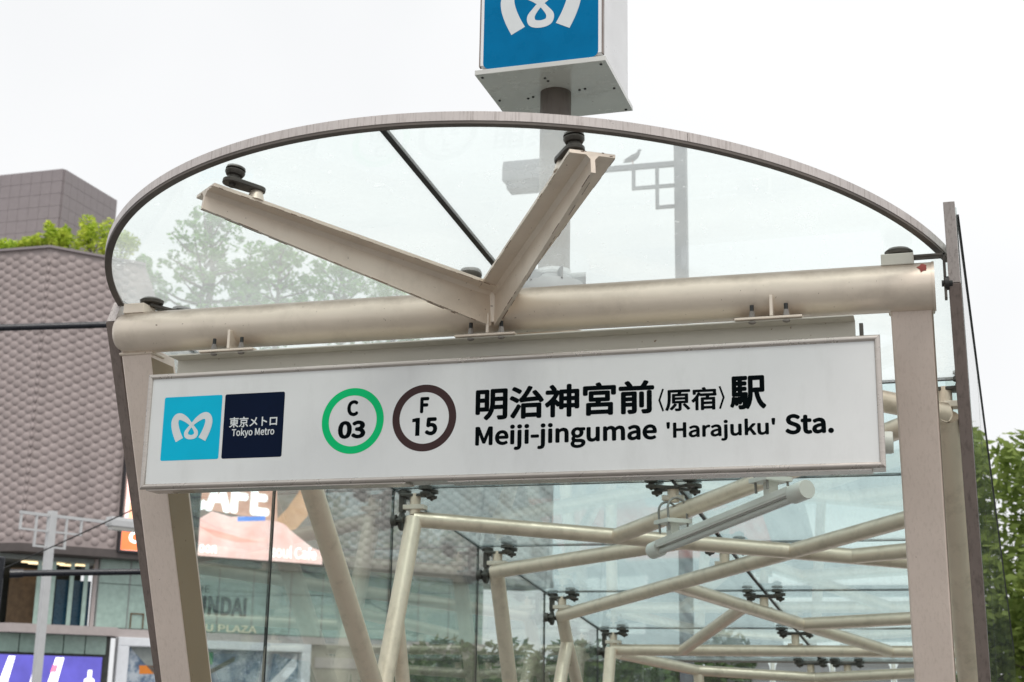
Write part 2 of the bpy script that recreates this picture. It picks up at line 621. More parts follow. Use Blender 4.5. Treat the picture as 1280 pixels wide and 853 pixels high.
# V-shaped tee brackets carrying the front of the roof
for sx in (-1, 1):
    tip = B(-0.735 if sx < 0 else 0.688, -0.895, -0.09)
    root = B(sx * 0.015, 0.06, -0.116)
    d = (tip - root).normalized()
    side = Vector((d.y, -d.x, 0)).normalized()
    nrm = side.cross(d).normalized()
    if nrm.z < 0:
        nrm = -nrm
    hw, th = 0.08, 0.013

    def fp(t, s, h):
        return root.lerp(tip, t) + side * s + nrm * h
    m = MB()
    # flange
    cut = 0.0
    m.prism([fp(0, -hw, -th), fp(1, -hw, -th), fp(1, hw, -th), fp(0, hw, -th)], [fp(0, -hw, 0), fp(1, -hw, 0), fp(1, hw, 0), fp(0, hw, 0)])
    # web, deeper at the pipe, with fillet strips
    m.prism([fp(-0.02, -0.008, -0.150), fp(1, -0.008, -0.078), fp(1, 0.008, -0.078), fp(-0.02, 0.008, -0.150)],
            [fp(-0.02, -0.008, -th), fp(1, -0.008, -th), fp(1, 0.008, -th), fp(-0.02, 0.008, -th)])
    for s in (-1, 1):
        m.prism([fp(0, s * 0.008, -th - 0.016), fp(1, s * 0.008, -th - 0.016), fp(1, s * 0.022, -th), fp(0, s * 0.022, -th)],
                [fp(0, s * 0.008, -th), fp(1, s * 0.008, -th), fp(1, s * 0.0221, -th + 0.0004), fp(0, s * 0.0221, -th + 0.0004)])
    br = m.build('tee_bracket', BEIGE, can, bevel=0.002)
    # pivoting glass clamp at the tip: weld boss, link plate, bush and twin discs
    m = MB()
    bdisc = B(sx * 0.641 if sx < 0 else 0.613, -0.858, -0.008)
    e1 = B(-0.648, -0.866, -0.066) if sx < 0 else B(0.616, -0.860, -0.066)
    e0 = B(-0.588, -0.795, -0.066) if sx < 0 else B(0.558, -0.800, -0.066)
    m.lathe(e0 - nrm * 0.036, e0, [(0, 0.034), (1, 0.022)], 20)
    m.build('weld_boss', BEIGE, br, smooth=40)
    m = MB()
    ax = (e1 - e0).normalized()
    ay = nrm.cross(ax).normalized()
    lo, hi = [], []
    for k in range(9):
        an = math.pi / 2 + math.pi * k / 8
        lo.append(e0 + (ax * math.cos(an) + ay * math.sin(an)) * 0.030)
    for k in range(9):
        an = -math.pi / 2 + math.pi * k / 8
        lo.append(e1 + (ax * math.cos(an) + ay * math.sin(an)) * 0.036)
    hi = [p + nrm * 0.017 for p in lo]
    m.prism(lo, hi)
    cl = m.build('clamp_link', DARK, br, smooth=40, bevel=0.003)
    m = MB()
    m.lathe(e1 + nrm * -0.010, bdisc + nrm * 0.014, [(0, 0.012), (0.12, 0.012), (0.12, 0.024), (0.52, 0.022), (0.54, 0.030), (0.66, 0.036), (0.74, 0.036), (0.76, 0.028),
                                                      (0.80, 0.028), (0.82, 0.036), (0.93, 0.034), (1, 0.012)], 28)
    m.build('clamp_disc', DARK, br, smooth=35)
    # rust breaking through along the sheared edges
    m = MB()
    rr2 = random.Random(5 + sx)
    for s_, h_, h2_ in ((-hw, -th, -th), (hw, -th, -th), (0.008, -0.150, -0.078), (-0.008, -0.150, -0.078)):
        t = 0.04
        while t < 0.99:
            t2 = min(1.0, t + rr2.uniform(0.01, 0.07))
            if rr2.random() < 0.62:
                ha, hb_ = h_ + (h2_ - h_) * t, h_ + (h2_ - h_) * t2
                pa_, pb_ = fp(t, s_, ha), fp(t2, s_, hb_)
                k_ = rr2.uniform(0.0006, 0.0016)
                m.box((pa_ + pb_) / 2, ((pb_ - pa_).length, k_, k_ * 1.6), Matrix(((pb_ - pa_).normalized(), side, nrm)).transposed())
            t = t2 + rr2.uniform(0.0, 0.03)
    for _ in range(5):
        sg = rr2.choice((-1, 1))
        p_ = fp(1.0, sg * rr2.uniform(0.02, hw), -th * rr2.random())
        m.box(p_, (0.002, rr2.uniform(0.003, 0.012), rr2.uniform(0.0012, 0.003)), Matrix((d, side, nrm)).transposed())
    tag(m.build('edge_rust', RUSTY, br), kind='stuff')

# gusset under the tee root
m = MB()
m.lathe((0.0, 0.085, 3.07), (0.0, 0.085, 3.235), [(0, 0.03), (0.6, 0.034), (1, 0.05)], 20)
m.build('root_gusset', BEIGE, can, smooth=40)
m = MB()
m.lathe((-0.125, 0.15, 3.255), (-0.125, 0.15, 3.325), [(0, 0.02), (0.3, 0.02), (0.3, 0.04), (0.6, 0.047), (0.8, 0.047), (1, 0.04)], 24)
m.build('clamp_disc', DARK, can, smooth=35)

# pads and discs over the pipe ends, L straps holding the side panes
for x, sx in ((-1.665, -1), (1.572, 1)):
    m = MB()
    m.box((x, PY, pz(x) + 0.100), (0.118 if sx > 0 else 0.10, 0.10, 0.045))
    pad = m.build('pipe_pad', CREAM if sx > 0 else BEIGE, can, bevel=0.003)
    m = MB()
    m.lathe((x + (0.04 if sx < 0 else 0.005), PY + 0.03, pz(x) + 0.123), (x + (0.04 if sx < 0 else 0.005), PY + 0.03, pz(x) + 0.166),
            [(0, 0.02), (0.25, 0.03), (0.35, 0.05), (0.65, 0.053), (0.9, 0.04), (1, 0.015)], 28)
    m.build('clamp_disc', DARK, pad, smooth=35)
    if sx < 0:
        m = MB()
        m.box((x + 0.075, PY + 0.10, pz(x) + 0.126), (0.05, 0.2, 0.016), Matrix.Rotation(R(-24), 3, 'Z'))
        m.build('clamp_link', DARK, pad, bevel=0.004)
        m = MB()
        m.lathe((x + 0.11, PY + 0.17, pz(x) + 0.128), (x + 0.11, PY + 0.17, pz(x) + 0.157), [(0, 0.02), (0.4, 0.04), (0.8, 0.042), (1, 0.02)], 24)
        m.build('clamp_disc', DARK, pad, smooth=35)
m = MB()
m.box((1.685, PY + 0.01, 3.247), (0.118, 0.045, 0.010))
m.box((1.739, PY + 0.01, 3.165), (0.010, 0.045, 0.174))
st = m.build('side_strap', DARK, can, bevel=0.002)
m = MB()
m.lathe((1.726, PY - 0.002, 3.135), (1.765, PY - 0.002, 3.135), [(0, 0.012), (0.3, 0.012), (0.3, 0.026), (0.7, 0.026), (0.7, 0.016), (1, 0.016)], 16)
m.build('strap_bolt', RUBBER, st, smooth=40)

# roof: circular front edge
CU, CV, CR = -0.035, 0.77, 1.857


def arc_v(u):
    return CV - math.sqrt(max(0, CR * CR - (u - CU) ** 2))


def arc_pts(u0, u1, n, r=CR):
    a0 = math.atan2(arc_v(u0) - CV, u0 - CU)
    a1 = math.atan2(arc_v(u1) - CV, u1 - CU)
    if a0 > 0:
        a0 -= 2 * math.pi
    if a1 > 0:
        a1 -= 2 * math.pi
    r = min(r, CR) if r != CR else CR - 0.006
    return [(CU + r * math.cos(a0 + (a1 - a0) * k / n), CV + r * math.sin(a0 + (a1 - a0) * k / n)) for k in range(n + 1)]


GAP = 0.007
TH = 0.006


def roof_pane(poly, mat=None):
    m = MB()
    m.prism([B(u, v, -TH) for u, v in poly], [B(u, v, TH) for u, v in poly])
    return m.build('roof_pane', mat or ROOF_GLASS, can)


ua, ub, uc = UL + 0.004, 1.752, -0.004
roof_pane(arc_pts(ua, uc - GAP, 28) + [(uc - GAP, ROWS[0] - GAP), (ua, ROWS[0] - GAP)])
roof_pane(arc_pts(uc + GAP, ub, 28) + [(ub, ROWS[0] - GAP), (uc + GAP, ROWS[0] - GAP)])
for i in range(5):
    v0, v1 = ROWS[i] + GAP, ROWS[i + 1] - GAP
    roof_pane([(ua, v0), (uc - GAP, v0), (uc - GAP, v1), (ua, v1)], REAR_GLASS)
    roof_pane([(uc + GAP, v0), (ub, v0), (ub, v1), (uc + GAP, v1)], REAR_GLASS)


def strip(u0, v0, u1, v1, hw, w0, w1, name, mat):
    d = Vector((u1 - u0, v1 - v0)).normalized()
    s = Vector((-d.y, d.x)) * hw
    pl = [(u0 + s.x, v0 + s.y), (u0 - s.x, v0 - s.y), (u1 - s.x, v1 - s.y), (u1 + s.x, v1 + s.y)]
    m = MB()
    m.prism([B(u, v, w0) for u, v in pl], [B(u, v, w1) for u, v in pl])
    return m.build(name, mat, can)


strip(uc, arc_v(uc) + 0.03, uc, 9.45, 0.011, -TH - 0.002, TH + 0.002, 'roof_seal', RUBBER)
for v in ROWS[:-1]:
    strip(ua, v, uc - 0.011, v, 0.0065, -TH - 0.001, TH + 0.001, 'roof_seal', RUBBER)
    strip(uc + 0.011, v, ub, v, 0.0065, -TH - 0.001, TH + 0.001, 'roof_seal', RUBBER)
strip(UL, 0.19, UL, 9.45, 0.006, -0.010, 0.0075, 'roof_seal', RUBBER)
strip(1.76, 0.22, 1.76, 9.45, 0.006, -0.010, 0.0075, 'roof_seal', RUBBER)
strip(ua, 9.46, ub, 9.46, 0.012, -0.02, 0.02, 'rear_edge_trim', TRIM)

# metal edge trim along the arc in bent lengths, with a dark glazing bead inside
cuts = [-1.785, -1.07, 0.0, 0.98, 1.757]
for i in range(4):
    n = 26
    oo = arc_pts(cuts[i] + 0.0008, cuts[i + 1] - 0.0008, n, CR - 0.001)
    ii = arc_pts(cuts[i] + 0.0008, cuts[i + 1] - 0.0008, n, CR - 0.020)
    m = MB()
    vs = []
    for (uo, vo), (ui, vi) in zip(oo, ii):
        vs += [B(uo, vo, -0.024), B(uo, vo, 0.008), B(ui, vi, 0.008), B(ui, vi, -0.024)]
    fs = []
    for k in range(n):
        for j in range(4):
            j2 = (j + 1) % 4
            fs.append((k * 4 + j, k * 4 + j2, (k + 1) * 4 + j2, (k + 1) * 4 + j))
    fs += [(3, 2, 1, 0), (n * 4, n * 4 + 1, n * 4 + 2, n * 4 + 3)]
    m.add(vs, fs)
    tr = m.build('edge_trim', TRIM_L, can, smooth=50)
    oo = arc_pts(cuts[i], cuts[i + 1], n, CR - 0.003)
    ii = arc_pts(cuts[i], cuts[i + 1], n, CR - 0.030)
    m = MB()
    vs = []
    for (uo, vo), (ui, vi) in zip(oo, ii):
        vs += [B(uo, vo, -0.034), B(uo, vo, -0.0245), B(ui, vi, -0.0245), B(ui, vi, -0.032)]
    m.add(vs, fs)
    m.build('glazing_bead', BEAD, tr)

# side walls of glass
LV = [None] + ROWS


def wall_pane(u, loop, th=0.006):
    m = MB()
    m.prism([W(u - th, v, z) for v, z in loop], [W(u + th, v, z) for v, z in loop])
    return m.build('wall_pane', WALL_GLASS, can)


def rz(v, w=0.0):
    return Z0 + SL * v + w


for u, topw in ((UL, -0.012), (UR - 0.006, 0.085)):
    for i in range(6):
        v1 = ROWS[i] - 0.005
        if i == 0:
            zt = rz(lean(3.3) + 0.02, topw)
            loop = [(lean(0.3) + 0.02, 0.3), (v1, 0.3), (v1, rz(v1, topw)), ((lean(zt) if u > 0 else 0.19) + 0.02, zt), (lean(3.19) + 0.02, 3.19)]
        else:
            v0 = ROWS[i - 1] + 0.005
            loop = [(v0, 0.3), (v1, 0.3), (v1, rz(v1, topw)), (v0, rz(v0, topw))]
        wall_pane(u, loop)
        if i < 5:
            v = ROWS[i]
            m = MB()
            m.prism([W(u - (0.0075 if u < 0 else 0.0063), v - 0.005, 0.3), W(u + (0.0075 if u < 0 else 0.0063), v - 0.005, 0.3), W(u + (0.0075 if u < 0 else 0.0063), v + 0.005, 0.3), W(u - (0.0075 if u < 0 else 0.0063), v + 0.005, 0.3)],
                    [W(u - (0.0075 if u < 0 else 0.0063), v - 0.005, rz(v, topw)), W(u + (0.0075 if u < 0 else 0.0063), v - 0.005, rz(v, topw)), W(u + (0.0075 if u < 0 else 0.0063), v + 0.005, rz(v, topw)), W(u - (0.0075 if u < 0 else 0.0063), v + 0.005, rz(v, topw))])
            m.build('wall_seal', RUBBER, can)
# dark cap on the top edge of the right wall
m = MB()
u = UR - 0.006
m.prism([W(u - 0.011, 0.16, rz(0.16, 0.086)), W(u + 0.011, 0.16, rz(0.16, 0.086)), W(u + 0.011, 9.45, rz(9.45, 0.086)), W(u - 0.011, 9.45, rz(9.45, 0.086))],
        [W(u - 0.011, 0.16, rz(0.16, 0.096)), W(u + 0.011, 0.16, rz(0.16, 0.096)), W(u + 0.011, 9.45, rz(9.45, 0.096)), W(u - 0.011, 9.45, rz(9.45, 0.096))])
m.build('top_cap', RUBBER, can)
# rear glass under the end of the roof
for ua2, ub2 in ((-1.765, -0.004), (0.006, 1.765)):
    m = MB()
    m.prism([W(ua2, 9.40, 0.3), W(ub2, 9.40, 0.3), W(ub2, 9.41, 0.3), W(ua2, 9.41, 0.3)],
            [W(ua2, 9.40, rz(9.4, -0.03)), W(ub2, 9.40, rz(9.4, -0.03)), W(ub2, 9.41, rz(9.4, -0.03)), W(ua2, 9.41, rz(9.4, -0.03))])
    m.build('rear_pane', CLEAR_GLASS, can)


# leaning front edge channels of the side walls, in two lengths
def wall_trim(u0, u1, za, zb, mat, va=None):
    dp = 0.035
    va = lean(za) if va is None else va
    m = MB()
    m.prism([W(u0, lean(zb) - dp + 0.02, zb), W(u1, lean(zb) - dp + 0.02, zb), W(u1, lean(zb) + 0.02, zb), W(u0, lean(zb) + 0.02, zb)],
            [W(u0, va - dp + 0.02, za), W(u1, va - dp + 0.02, za), W(u1, va + 0.02, za), W(u0, va + 0.02, za)])
    return m.build('wall_edge_trim', mat, can, bevel=0.002)


wall_trim(-1.808, -1.765, 3.296, 3.197, TRIM_L, 0.17)
wall_trim(-1.812, -1.762, 3.195, 0.3, TRIM)
wall_trim(1.745, 1.786, 3.412, 3.133, TRIM_L)
wall_trim(1.743, 1.788, 3.131, 0.3, TRIM)

# tubular roof lattice, node heights 0.2 below the glass
TW = -0.2


def lattice(a, b, r=0.05, wa=TW, wb=TW, name='roof_tube'):
    m = MB()
    m.tube(B(a[0], a[1], wa), B(b[0], b[1], wb), r, n=22)
    return m.build(name, BEIGE_TUBE, can, smooth=40)


NU = 1.64
L = {i + 1: (-NU, v) for i, v in enumerate(ROWS)}
Rr = {i + 1: (NU, v) for i, v in enumerate(ROWS)}
lattice((-1.645, 3.17), (NU, 4.62))                       # A
lattice((-0.47, 3.66), (NU, 1.52))                        # A2
lattice((-NU, 4.62), (-0.11, 3.85))                       # B
lattice((-NU, 6.2), (NU, 3.09))                           # C
lattice((0.90, 4.29), (NU, 4.02))
lattice((-0.45, 5.08), (0.79, 7.72))                      # E
lattice((0.21, 6.55), (NU, 6.16))                         # E2
lattice((-0.09, 5.85), (-0.98, 7.72))                     # F
lattice((-NU, 7.75), (NU, 7.75))                          # G
lattice((-NU, 7.95), (-1.10, 8.86))                       # H
lattice((-1.12, 8.84), (-0.03, 9.22))
lattice((-0.05, 9.22), (1.05, 8.82))
lattice((1.03, 8.84), (NU, 7.95))
lattice((-NU, 1.6), (0.0, 0.26))
lattice((NU, 1.55), (0.0, 0.26))
for u, v in ((-1.10, 8.86), (-0.03, 9.22)):
    m = MB()
    m.tube(B(u, v, TW), W(u + 0.06, v + 0.1, 0.3), 0.05, n=20)
    m.build('rear_strut', BEIGE_TUBE, can, smooth=40)


# forked side columns
def strut(u, a, b, r=0.055):
    m = MB()
    m.tube(W(u, *a), W(u, *b), r, n=22)
    return m.build('column_strut', BEIGE_TUBE, can, smooth=40)


for u in (-NU, NU):
    strut(u, (1.60, rz(1.60, TW)), (2.76, 1.57), 0.06)
    strut(u, (3.17, rz(3.17, TW)), (2.74, 1.50))
    strut(u, (2.95, 2.1), (3.25, 1.2), 0.045)
    strut(u, (2.755, 1.6), (2.755, 0.3), 0.062)
    strut(u, (4.68, rz(4.68, TW)), (5.50, 0.55))
    strut(u, (6.24, rz(6.24, TW)), (6.377, 2.08), 0.052)
    strut(u, (6.385, 2.10), (5.50, 0.55), 0.052)
    strut(u, (6.37, 2.09), (7.38, 0.93), 0.05)
    strut(u, (5.50, 0.62), (5.50, 0.3), 0.06)
    strut(u, (7.69, rz(7.69, TW)), (7.38, 0.93), 0.052)
    strut(u, (7.38, 1.0), (7.38, 0.3), 0.06)


# glass fittings over the lattice
def disc_pair(m, u, v, r=0.042):
    c = B(u, v, 0)
    m.lathe(c + Vector((0, 0, -0.075)), c + Vector((0, 0, -0.006)),
            [(0, 0.006), (0.12, 0.012), (0.2, 0.03), (0.3, 0.034), (0.45, 0.034), (0.5, 0.018), (0.62, 0.018), (0.68, r), (0.95, r), (1, r * 0.9)], 18)
    m.lathe(c + Vector((0, 0, 0.006)), c + Vector((0, 0, 0.024)), [(0, r), (0.6, r), (1, r * 0.6)], 18)


def roof_fitting(u, v, tw=TW, wide=0.115):
    m = MB()
    m.tube(B(u, v, tw + 0.03), B(u, v, -0.045), 0.034, n=18)
    stem = m.build('fitting_stem', BEIGE_TUBE, can, smooth=40)
    m = MB()
    m.box(B(u, v, tw + 0.055), (0.13, 0.055, 0.03))
    m.build('fitting_base', BEIGE, stem, bevel=0.004)
    m = MB()
    m.box(B(u, v, -0.046), (0.09, 0.10, 0.018))
    for sx in (-1, 1):
        for sy in (-1, 1):
            a = B(u, v, -0.046)
            b = B(u + sx * wide, v + sy * 0.07, -0.046)
            dd = b - a
            m.box((a + b) / 2, (dd.length, 0.045, 0.014), Matrix.Rotation(math.atan2(dd.y, dd.x), 3, 'Z'))
    m.build('fitting_plate', DARK, stem, bevel=0.003)
    for sx in (-1, 1):
        for sy in (-1, 1):
            m = MB()
            disc_pair(m, u + sx * wide, v + sy * 0.07)
            m.build('clamp_disc', DARK, stem, smooth=35)


roof_fitting(-0.004, 3.18, -0.16)
roof_fitting(-0.004, 4.69)
roof_fitting(-0.004, 6.23)
roof_fitting(-0.004, 7.78)
roof_fitting(-0.10, 9.35)
roof_fitting(0.25, 9.35)
roof_fitting(-0.004, 1.66)


def corner_fitting(sx, v):
    u = sx * NU
    uw = sx * 1.782
    m = MB()
    m.tube(B(u, v, TW + 0.03), B(u, v, -0.04), 0.034, n=18)
    stem = m.build('fitting_stem', BEIGE_TUBE, can, smooth=40)
    m = MB()
    m.box(B(u, v, -0.125), (0.14, 0.075, 0.03))
    m.build('fitting_base', BEIGE, stem, bevel=0.004)
    m = MB()
    m.box(B(u - sx * 0.01, v, -0.05), (0.21, 0.055, 0.018), Matrix.Rotation(R(18), 3, 'Z'))
    m.box(B(u - sx * 0.01, v, -0.05), (0.21, 0.055, 0.0176), Matrix.Rotation(R(-18), 3, 'Z'))
    m.build('fitting_plate', DARK, stem, bevel=0.003)
    for du, dv in ((-0.09, 0.04), (0.09, 0.045), (0.085, -0.05)):
        m = MB()
        disc_pair(m, u + du, v + dv)
        m.build('clamp_disc', DARK, stem, smooth=35)
    # hanger arm and side disc holding the wall panes
    m = MB()
    m.box(B(u + sx * 0.085, v, -0.10), (0.035, 0.05, 0.11))
    m.box(B(u + sx * 0.085, v, -0.185), (0.022, 0.045, 0.10))
    m.build('hanger_arm', DARK, stem, bevel=0.004)
    c = B(u + sx * 0.085, v, -0.215)
    m = MB()
    m.lathe(c - Vector((0.012, 0, 0)), c + Vector((0.012, 0, 0)), [(0, 0.05), (0.15, 0.055), (0.85, 0.055), (1, 0.05)], 24)
    m.build('swivel_plate', DARK, stem, smooth=35)
    for dv in (-0.055, 0.055):
        m = MB()
        p0 = c + Vector((-sx * 0.03, dv, 0.005))
        p1 = Vector((uw - sx * 0.012 + SK * (v + dv), c.y + dv, c.z + 0.005))
        m.lathe(p0, p1, [(0, 0.02), (0.2, 0.02), (0.2, 0.012), (0.6, 0.014), (0.6, 0.035), (0.95, 0.038), (1, 0.034)], 18)
        m.build('clamp_disc', DARK, stem, smooth=35)


for i in range(1, 6):
    corner_fitting(-1, ROWS[i - 1])
    corner_fitting(1, ROWS[i - 1])
finish(can)

# ------------------------------------------------------------------ hanging station name sign
SZ = 2.6725
sign = empty('station_sign', (0, 0.07, SZ - 0.244))
tag(sign, 'long white lit station name sign box hanging under the beige header pipe', 'sign')
hw, hh = 1.5, 0.2437
m = MB()
m.box((0, 0.078, SZ), (2 * hw - 0.012, 0.132, 2 * hh - 0.012))
m.build('housing', ALU, sign)
# rounded aluminium frame, four mitred lengths with a curved profile
fw_ = 0.021
prof = [(0.0, 0.012), (0.0, 0.003), (0.003, -0.001), (0.010, -0.003), (0.017, -0.001), (fw_, 0.004), (fw_, 0.012)]


def frame_bar(p0, p1, inw):
    """profile (offset inwards, depth y); mitred at both ends"""
    p0, p1, inw = Vector(p0), Vector(p1), Vector(inw)
    d = (p1 - p0).normalized()
    m = MB()
    n = len(prof)
    vs = []
    for e, sg in ((p0, 1), (p1, -1)):
        for a, y in prof:
            vs.append(e + inw * a + d * (sg * (a + 0.0004)) + Vector((0, y, 0)))
    fs = [(k, (k + 1) % n, n + (k + 1) % n, n + k) for k in range(n)] + [tuple(range(n)), tuple(range(2 * n - 1, n - 1, -1))]
    m.add(vs, fs)
    return m.build('frame_bar', ALU, sign, smooth=50)


z0, z1 = SZ - hh, SZ + hh
frame_bar((-hw, 0, z1), (hw, 0, z1), (0, 0, -1))
frame_bar((-hw, 0, z0), (hw, 0, z0), (0, 0, 1))
frame_bar((-hw, 0, z0), (-hw, 0, z1), (1, 0, 0))
frame_bar((hw, 0, z0), (hw, 0, z1), (-1, 0, 0))
m = MB()
m.box((0, 0.0088, SZ), (2 * hw - 2 * fw_ + 0.004, 0.004, 2 * hh - 2 * fw_ + 0.004))
face = m.build('face_panel', PANEL, sign)
FY = 0.0068


def sp(x, z, d):
    return (x, FY - d, SZ + z)


def flat_poly(name, pts, mat, parent, d, place=sp):
    m = MB()
    m.add([place(x, z, d) for x, z in pts], [tuple(range(len(pts)))])
    o = m.build(name, mat, parent)
    return o


def ring_poly(name, cx, cz, r0, r1, mat, parent, d, n=72):
    m = MB()
    vs, fs = [], []
    for k in range(n):
        a = 2 * math.pi * k / n
        vs += [sp(cx + r0 * math.cos(a), cz + r0 * math.sin(a), d), sp(cx + r1 * math.cos(a), cz + r1 * math.sin(a), d)]
    for k in range(n):
        k2 = (k + 1) % n
        fs.append((2 * k, 2 * k + 1, 2 * k2 + 1, 2 * k2))
    m.add(vs, fs)
    return m.build(name, mat, parent)


def catmull(pts, n=8):
    out = []
    for i in range(len(pts) - 1):
        p = [pts[max(i - 1, 0)], pts[i], pts[i + 1], pts[min(i + 2, len(pts) - 1)]]
        for k in range(n):
            t = k / n
            out.append(tuple(0.5 * (2 * p[1][j] + (p[2][j] - p[0][j]) * t + (2 * p[0][j] - 5 * p[1][j] + 4 * p[2][j] - p[3][j]) * t * t
                                    + (3 * p[1][j] - p[0][j] - 3 * p[2][j] + p[3][j]) * t ** 3) for j in range(len(pts[0]))))
    out.append(pts[-1])
    return out


def emblem(name, cx, cz, sc, mat, parent, d, place):
    half = [(-0.0525, -0.047, 0.036), (-0.066, -0.020, 0.035), (-0.0765, 0.010, 0.034), (-0.0785, 0.034, 0.032), (-0.068, 0.0505, 0.030),
            (-0.050, 0.0510, 0.027), (-0.027, 0.0385, 0.022), (-0.004, 0.0185, 0.014), (0.0125, 0.0, 0.014), (0.0225, -0.0165, 0.018), (0.0185, -0.0315, 0.019),
            (0.0, -0.0365, 0.018)]
    path = catmull(half + [(-x, z, w) for x, z, w in half[-2::-1]], 8)
    n = len(path)
    vs, fs = [], []
    for i, (x, z, w) in enumerate(path):
        a, b = path[max(i - 1, 0)], path[min(i + 1, n - 1)]
        t = Vector((b[0] - a[0], b[1] - a[1])).normalized()
        q = Vector((-t.y, t.x)) * w / 2
        dd = d + 0.0006 * i / n
        vs += [place(cx + (x + q.x) * sc, cz + (z + q.y) * sc, dd), place(cx + (x - q.x) * sc, cz + (z - q.y) * sc, dd)]
    for i in range(n - 1):
        fs.append((2 * i, 2 * i + 1, 2 * i + 3, 2 * i + 2))
    m = MB()
    m.add(vs, fs)
    return m.build(name, mat, parent)


e = 0.0004
sq = flat_poly('emblem_square', round_rect(-1.417, -1.148, -0.127, 0.142, 0.008), CYAN, sign, e)
emblem('emblem', -1.282, 0.005, 1.0, WHITE_INK, sq, 2 * e, sp)
nv = flat_poly('name_square', round_rect(-1.135, -0.864, -0.127, 0.1425, 0.008), NAVY, sign, e)
text_mesh('lettering', '東京メトロ', WHITE_INK, nv, (-1.108, -0.892, 0.001, 0.045), sp, 0.007, 2 * e)
text_mesh('lettering', 'Tokyo Metro', WHITE_INK, nv, (-1.094, -0.902, -0.043, -0.003), sp, 0.008, 2 * e)
rg = ring_poly('line_ring', -0.5595, 0.0085, 0.1035, 0.134, GREEN, sign, e)
text_mesh('lettering', 'C', INK, rg, (-0.585, -0.536, 0.027, 0.093), sp, 0.018, e)
text_mesh('lettering', '03', INK, rg, (-0.621, -0.502, -0.064, 0.009), sp, 0.018, e)
rg = ring_poly('line_ring', -0.2545, 0.008, 0.1035, 0.134, BROWN, sign, e)
text_mesh('lettering', 'F', INK, rg, (-0.273, -0.235, 0.027, 0.092), sp, 0.018, e)
flat_poly('lettering', [(-0.290, -0.063), (-0.272, -0.063), (-0.272, 0.009), (-0.287, 0.009), (-0.304, 0.005), (-0.304, -0.008), (-0.290, -0.007)], INK, rg, e)
text_mesh('lettering', '5', INK, rg, (-0.250, -0.198, -0.063, 0.009), sp, 0.018, e)
text_mesh('lettering', '明治神宮前', INK, sign, (-0.042, 0.667, -0.013, 0.118), sp, 0.0110, e)
text_mesh('lettering', '原宿', INK, sign, (0.708, 0.902, -0.008, 0.080), sp, 0.009, e)
flat_poly('bracket_mark', [(0.697, 0.081), (0.704, 0.079), (0.690, 0.037), (0.704, -0.004), (0.697, -0.007), (0.682, 0.037)], INK, sign, e)
flat_poly('bracket_mark', [(0.917, 0.081), (0.910, 0.079), (0.924, 0.037), (0.910, -0.004), (0.917, -0.007), (0.932, 0.037)], INK, sign, e)
text_mesh('lettering', '駅', INK, sign, (0.951, 1.085, -0.012, 0.115), sp, 0.0110, e)
text_mesh('lettering', 'Meiji-jingumae', INK, sign, (-0.040, 0.676, -0.134, -0.033), sp, 0.012, e)
text_mesh('lettering', "'Harajuku'", INK, sign, (0.712, 1.115, -0.126, -0.046), sp, 0.011, e)
text_mesh('lettering', 'Sta.', INK, sign, (1.150, 1.324, -0.112, -0.036), sp, 0.014, e)
# underside cover lip
m = MB()
m.box((-0.9, 0.06, z0 - 0.002), (1.15, 0.10, 0.006))
m.box((0.65, 0.06, z0 - 0.002), (1.60, 0.10, 0.006))
m.build('underside_cover', ALU, sign)
# carrying channel above the box, with hanger plates, ribs and bolts up to the pipe
m = MB()
m.box((-0.0205, 0.142, (z1 + 3.012) / 2), (2.855, 0.006, 3.012 - z1))
m.box((-0.0205, 0.100, 3.0095), (2.855, 0.084, 0.006))
m.build('carrying_channel', CREAM, sign, bevel=0.0015)
m = MB()
m.box((1.430, 0.12, 2.965), (0.014, 0.03, 0.05))
m.build('channel_bracket', DARK, sign)
for cxp in (-1.172, -0.026, 1.095):
    m = MB()
    m.box((cxp, 0.095, 3.0175), (0.252, 0.10, 0.009))
    pl = m.build('hanger_plate', BEIGE, sign, bevel=0.0015)
    m = MB()
    m.box((cxp + 0.012, 0.082, 3.0635), (0.012, 0.075, 0.082))
    m.build('hanger_rib', BEIGE, pl, bevel=0.0015)
    for bx in (-0.062, 0.066):
        m = MB()
        c = Vector((cxp + bx, 0.062, 3.022))
        m.lathe(c, c + Vector((0, 0, 0.026)), [(0, 0.0125), (0.55, 0.0125), (0.55, 0.0105), (1, 0.0105)], 6)
        m.build('nut', STEEL, pl)
        m = MB()
        m.tube(c + Vector((0, 0, 0.026)), c + Vector((0, 0, 0.05)), 0.0078, n=12)
        m.build('bolt_end', RUBBER, pl, smooth=40)
        m = MB()
        m.lathe(c + Vector((0, 0, -0.024)), c + Vector((0, 0, -0.0155)), [(0, 0.006), (0.4, 0.0135), (1, 0.0145)], 16)
        m.build('bolt_head', STEEL, pl, smooth=40)
finish(sign)

# ------------------------------------------------------------------ blue emblem box on its pole
ps = empty('pole_sign', (0.203, 0.25, 3.0))
tag(ps, 'blue and white emblem box on a round pole standing above the glass roof', 'sign')
bx0, bx1, by0, by1, bz = -0.055, 0.463, 0.008, 0.497, 4.135
m = MB()
m.tube((0.203, 0.25, 3.16), (0.203, 0.25, 4.13), 0.066, n=32)
m.build('pole', POLE, ps, smooth=40)
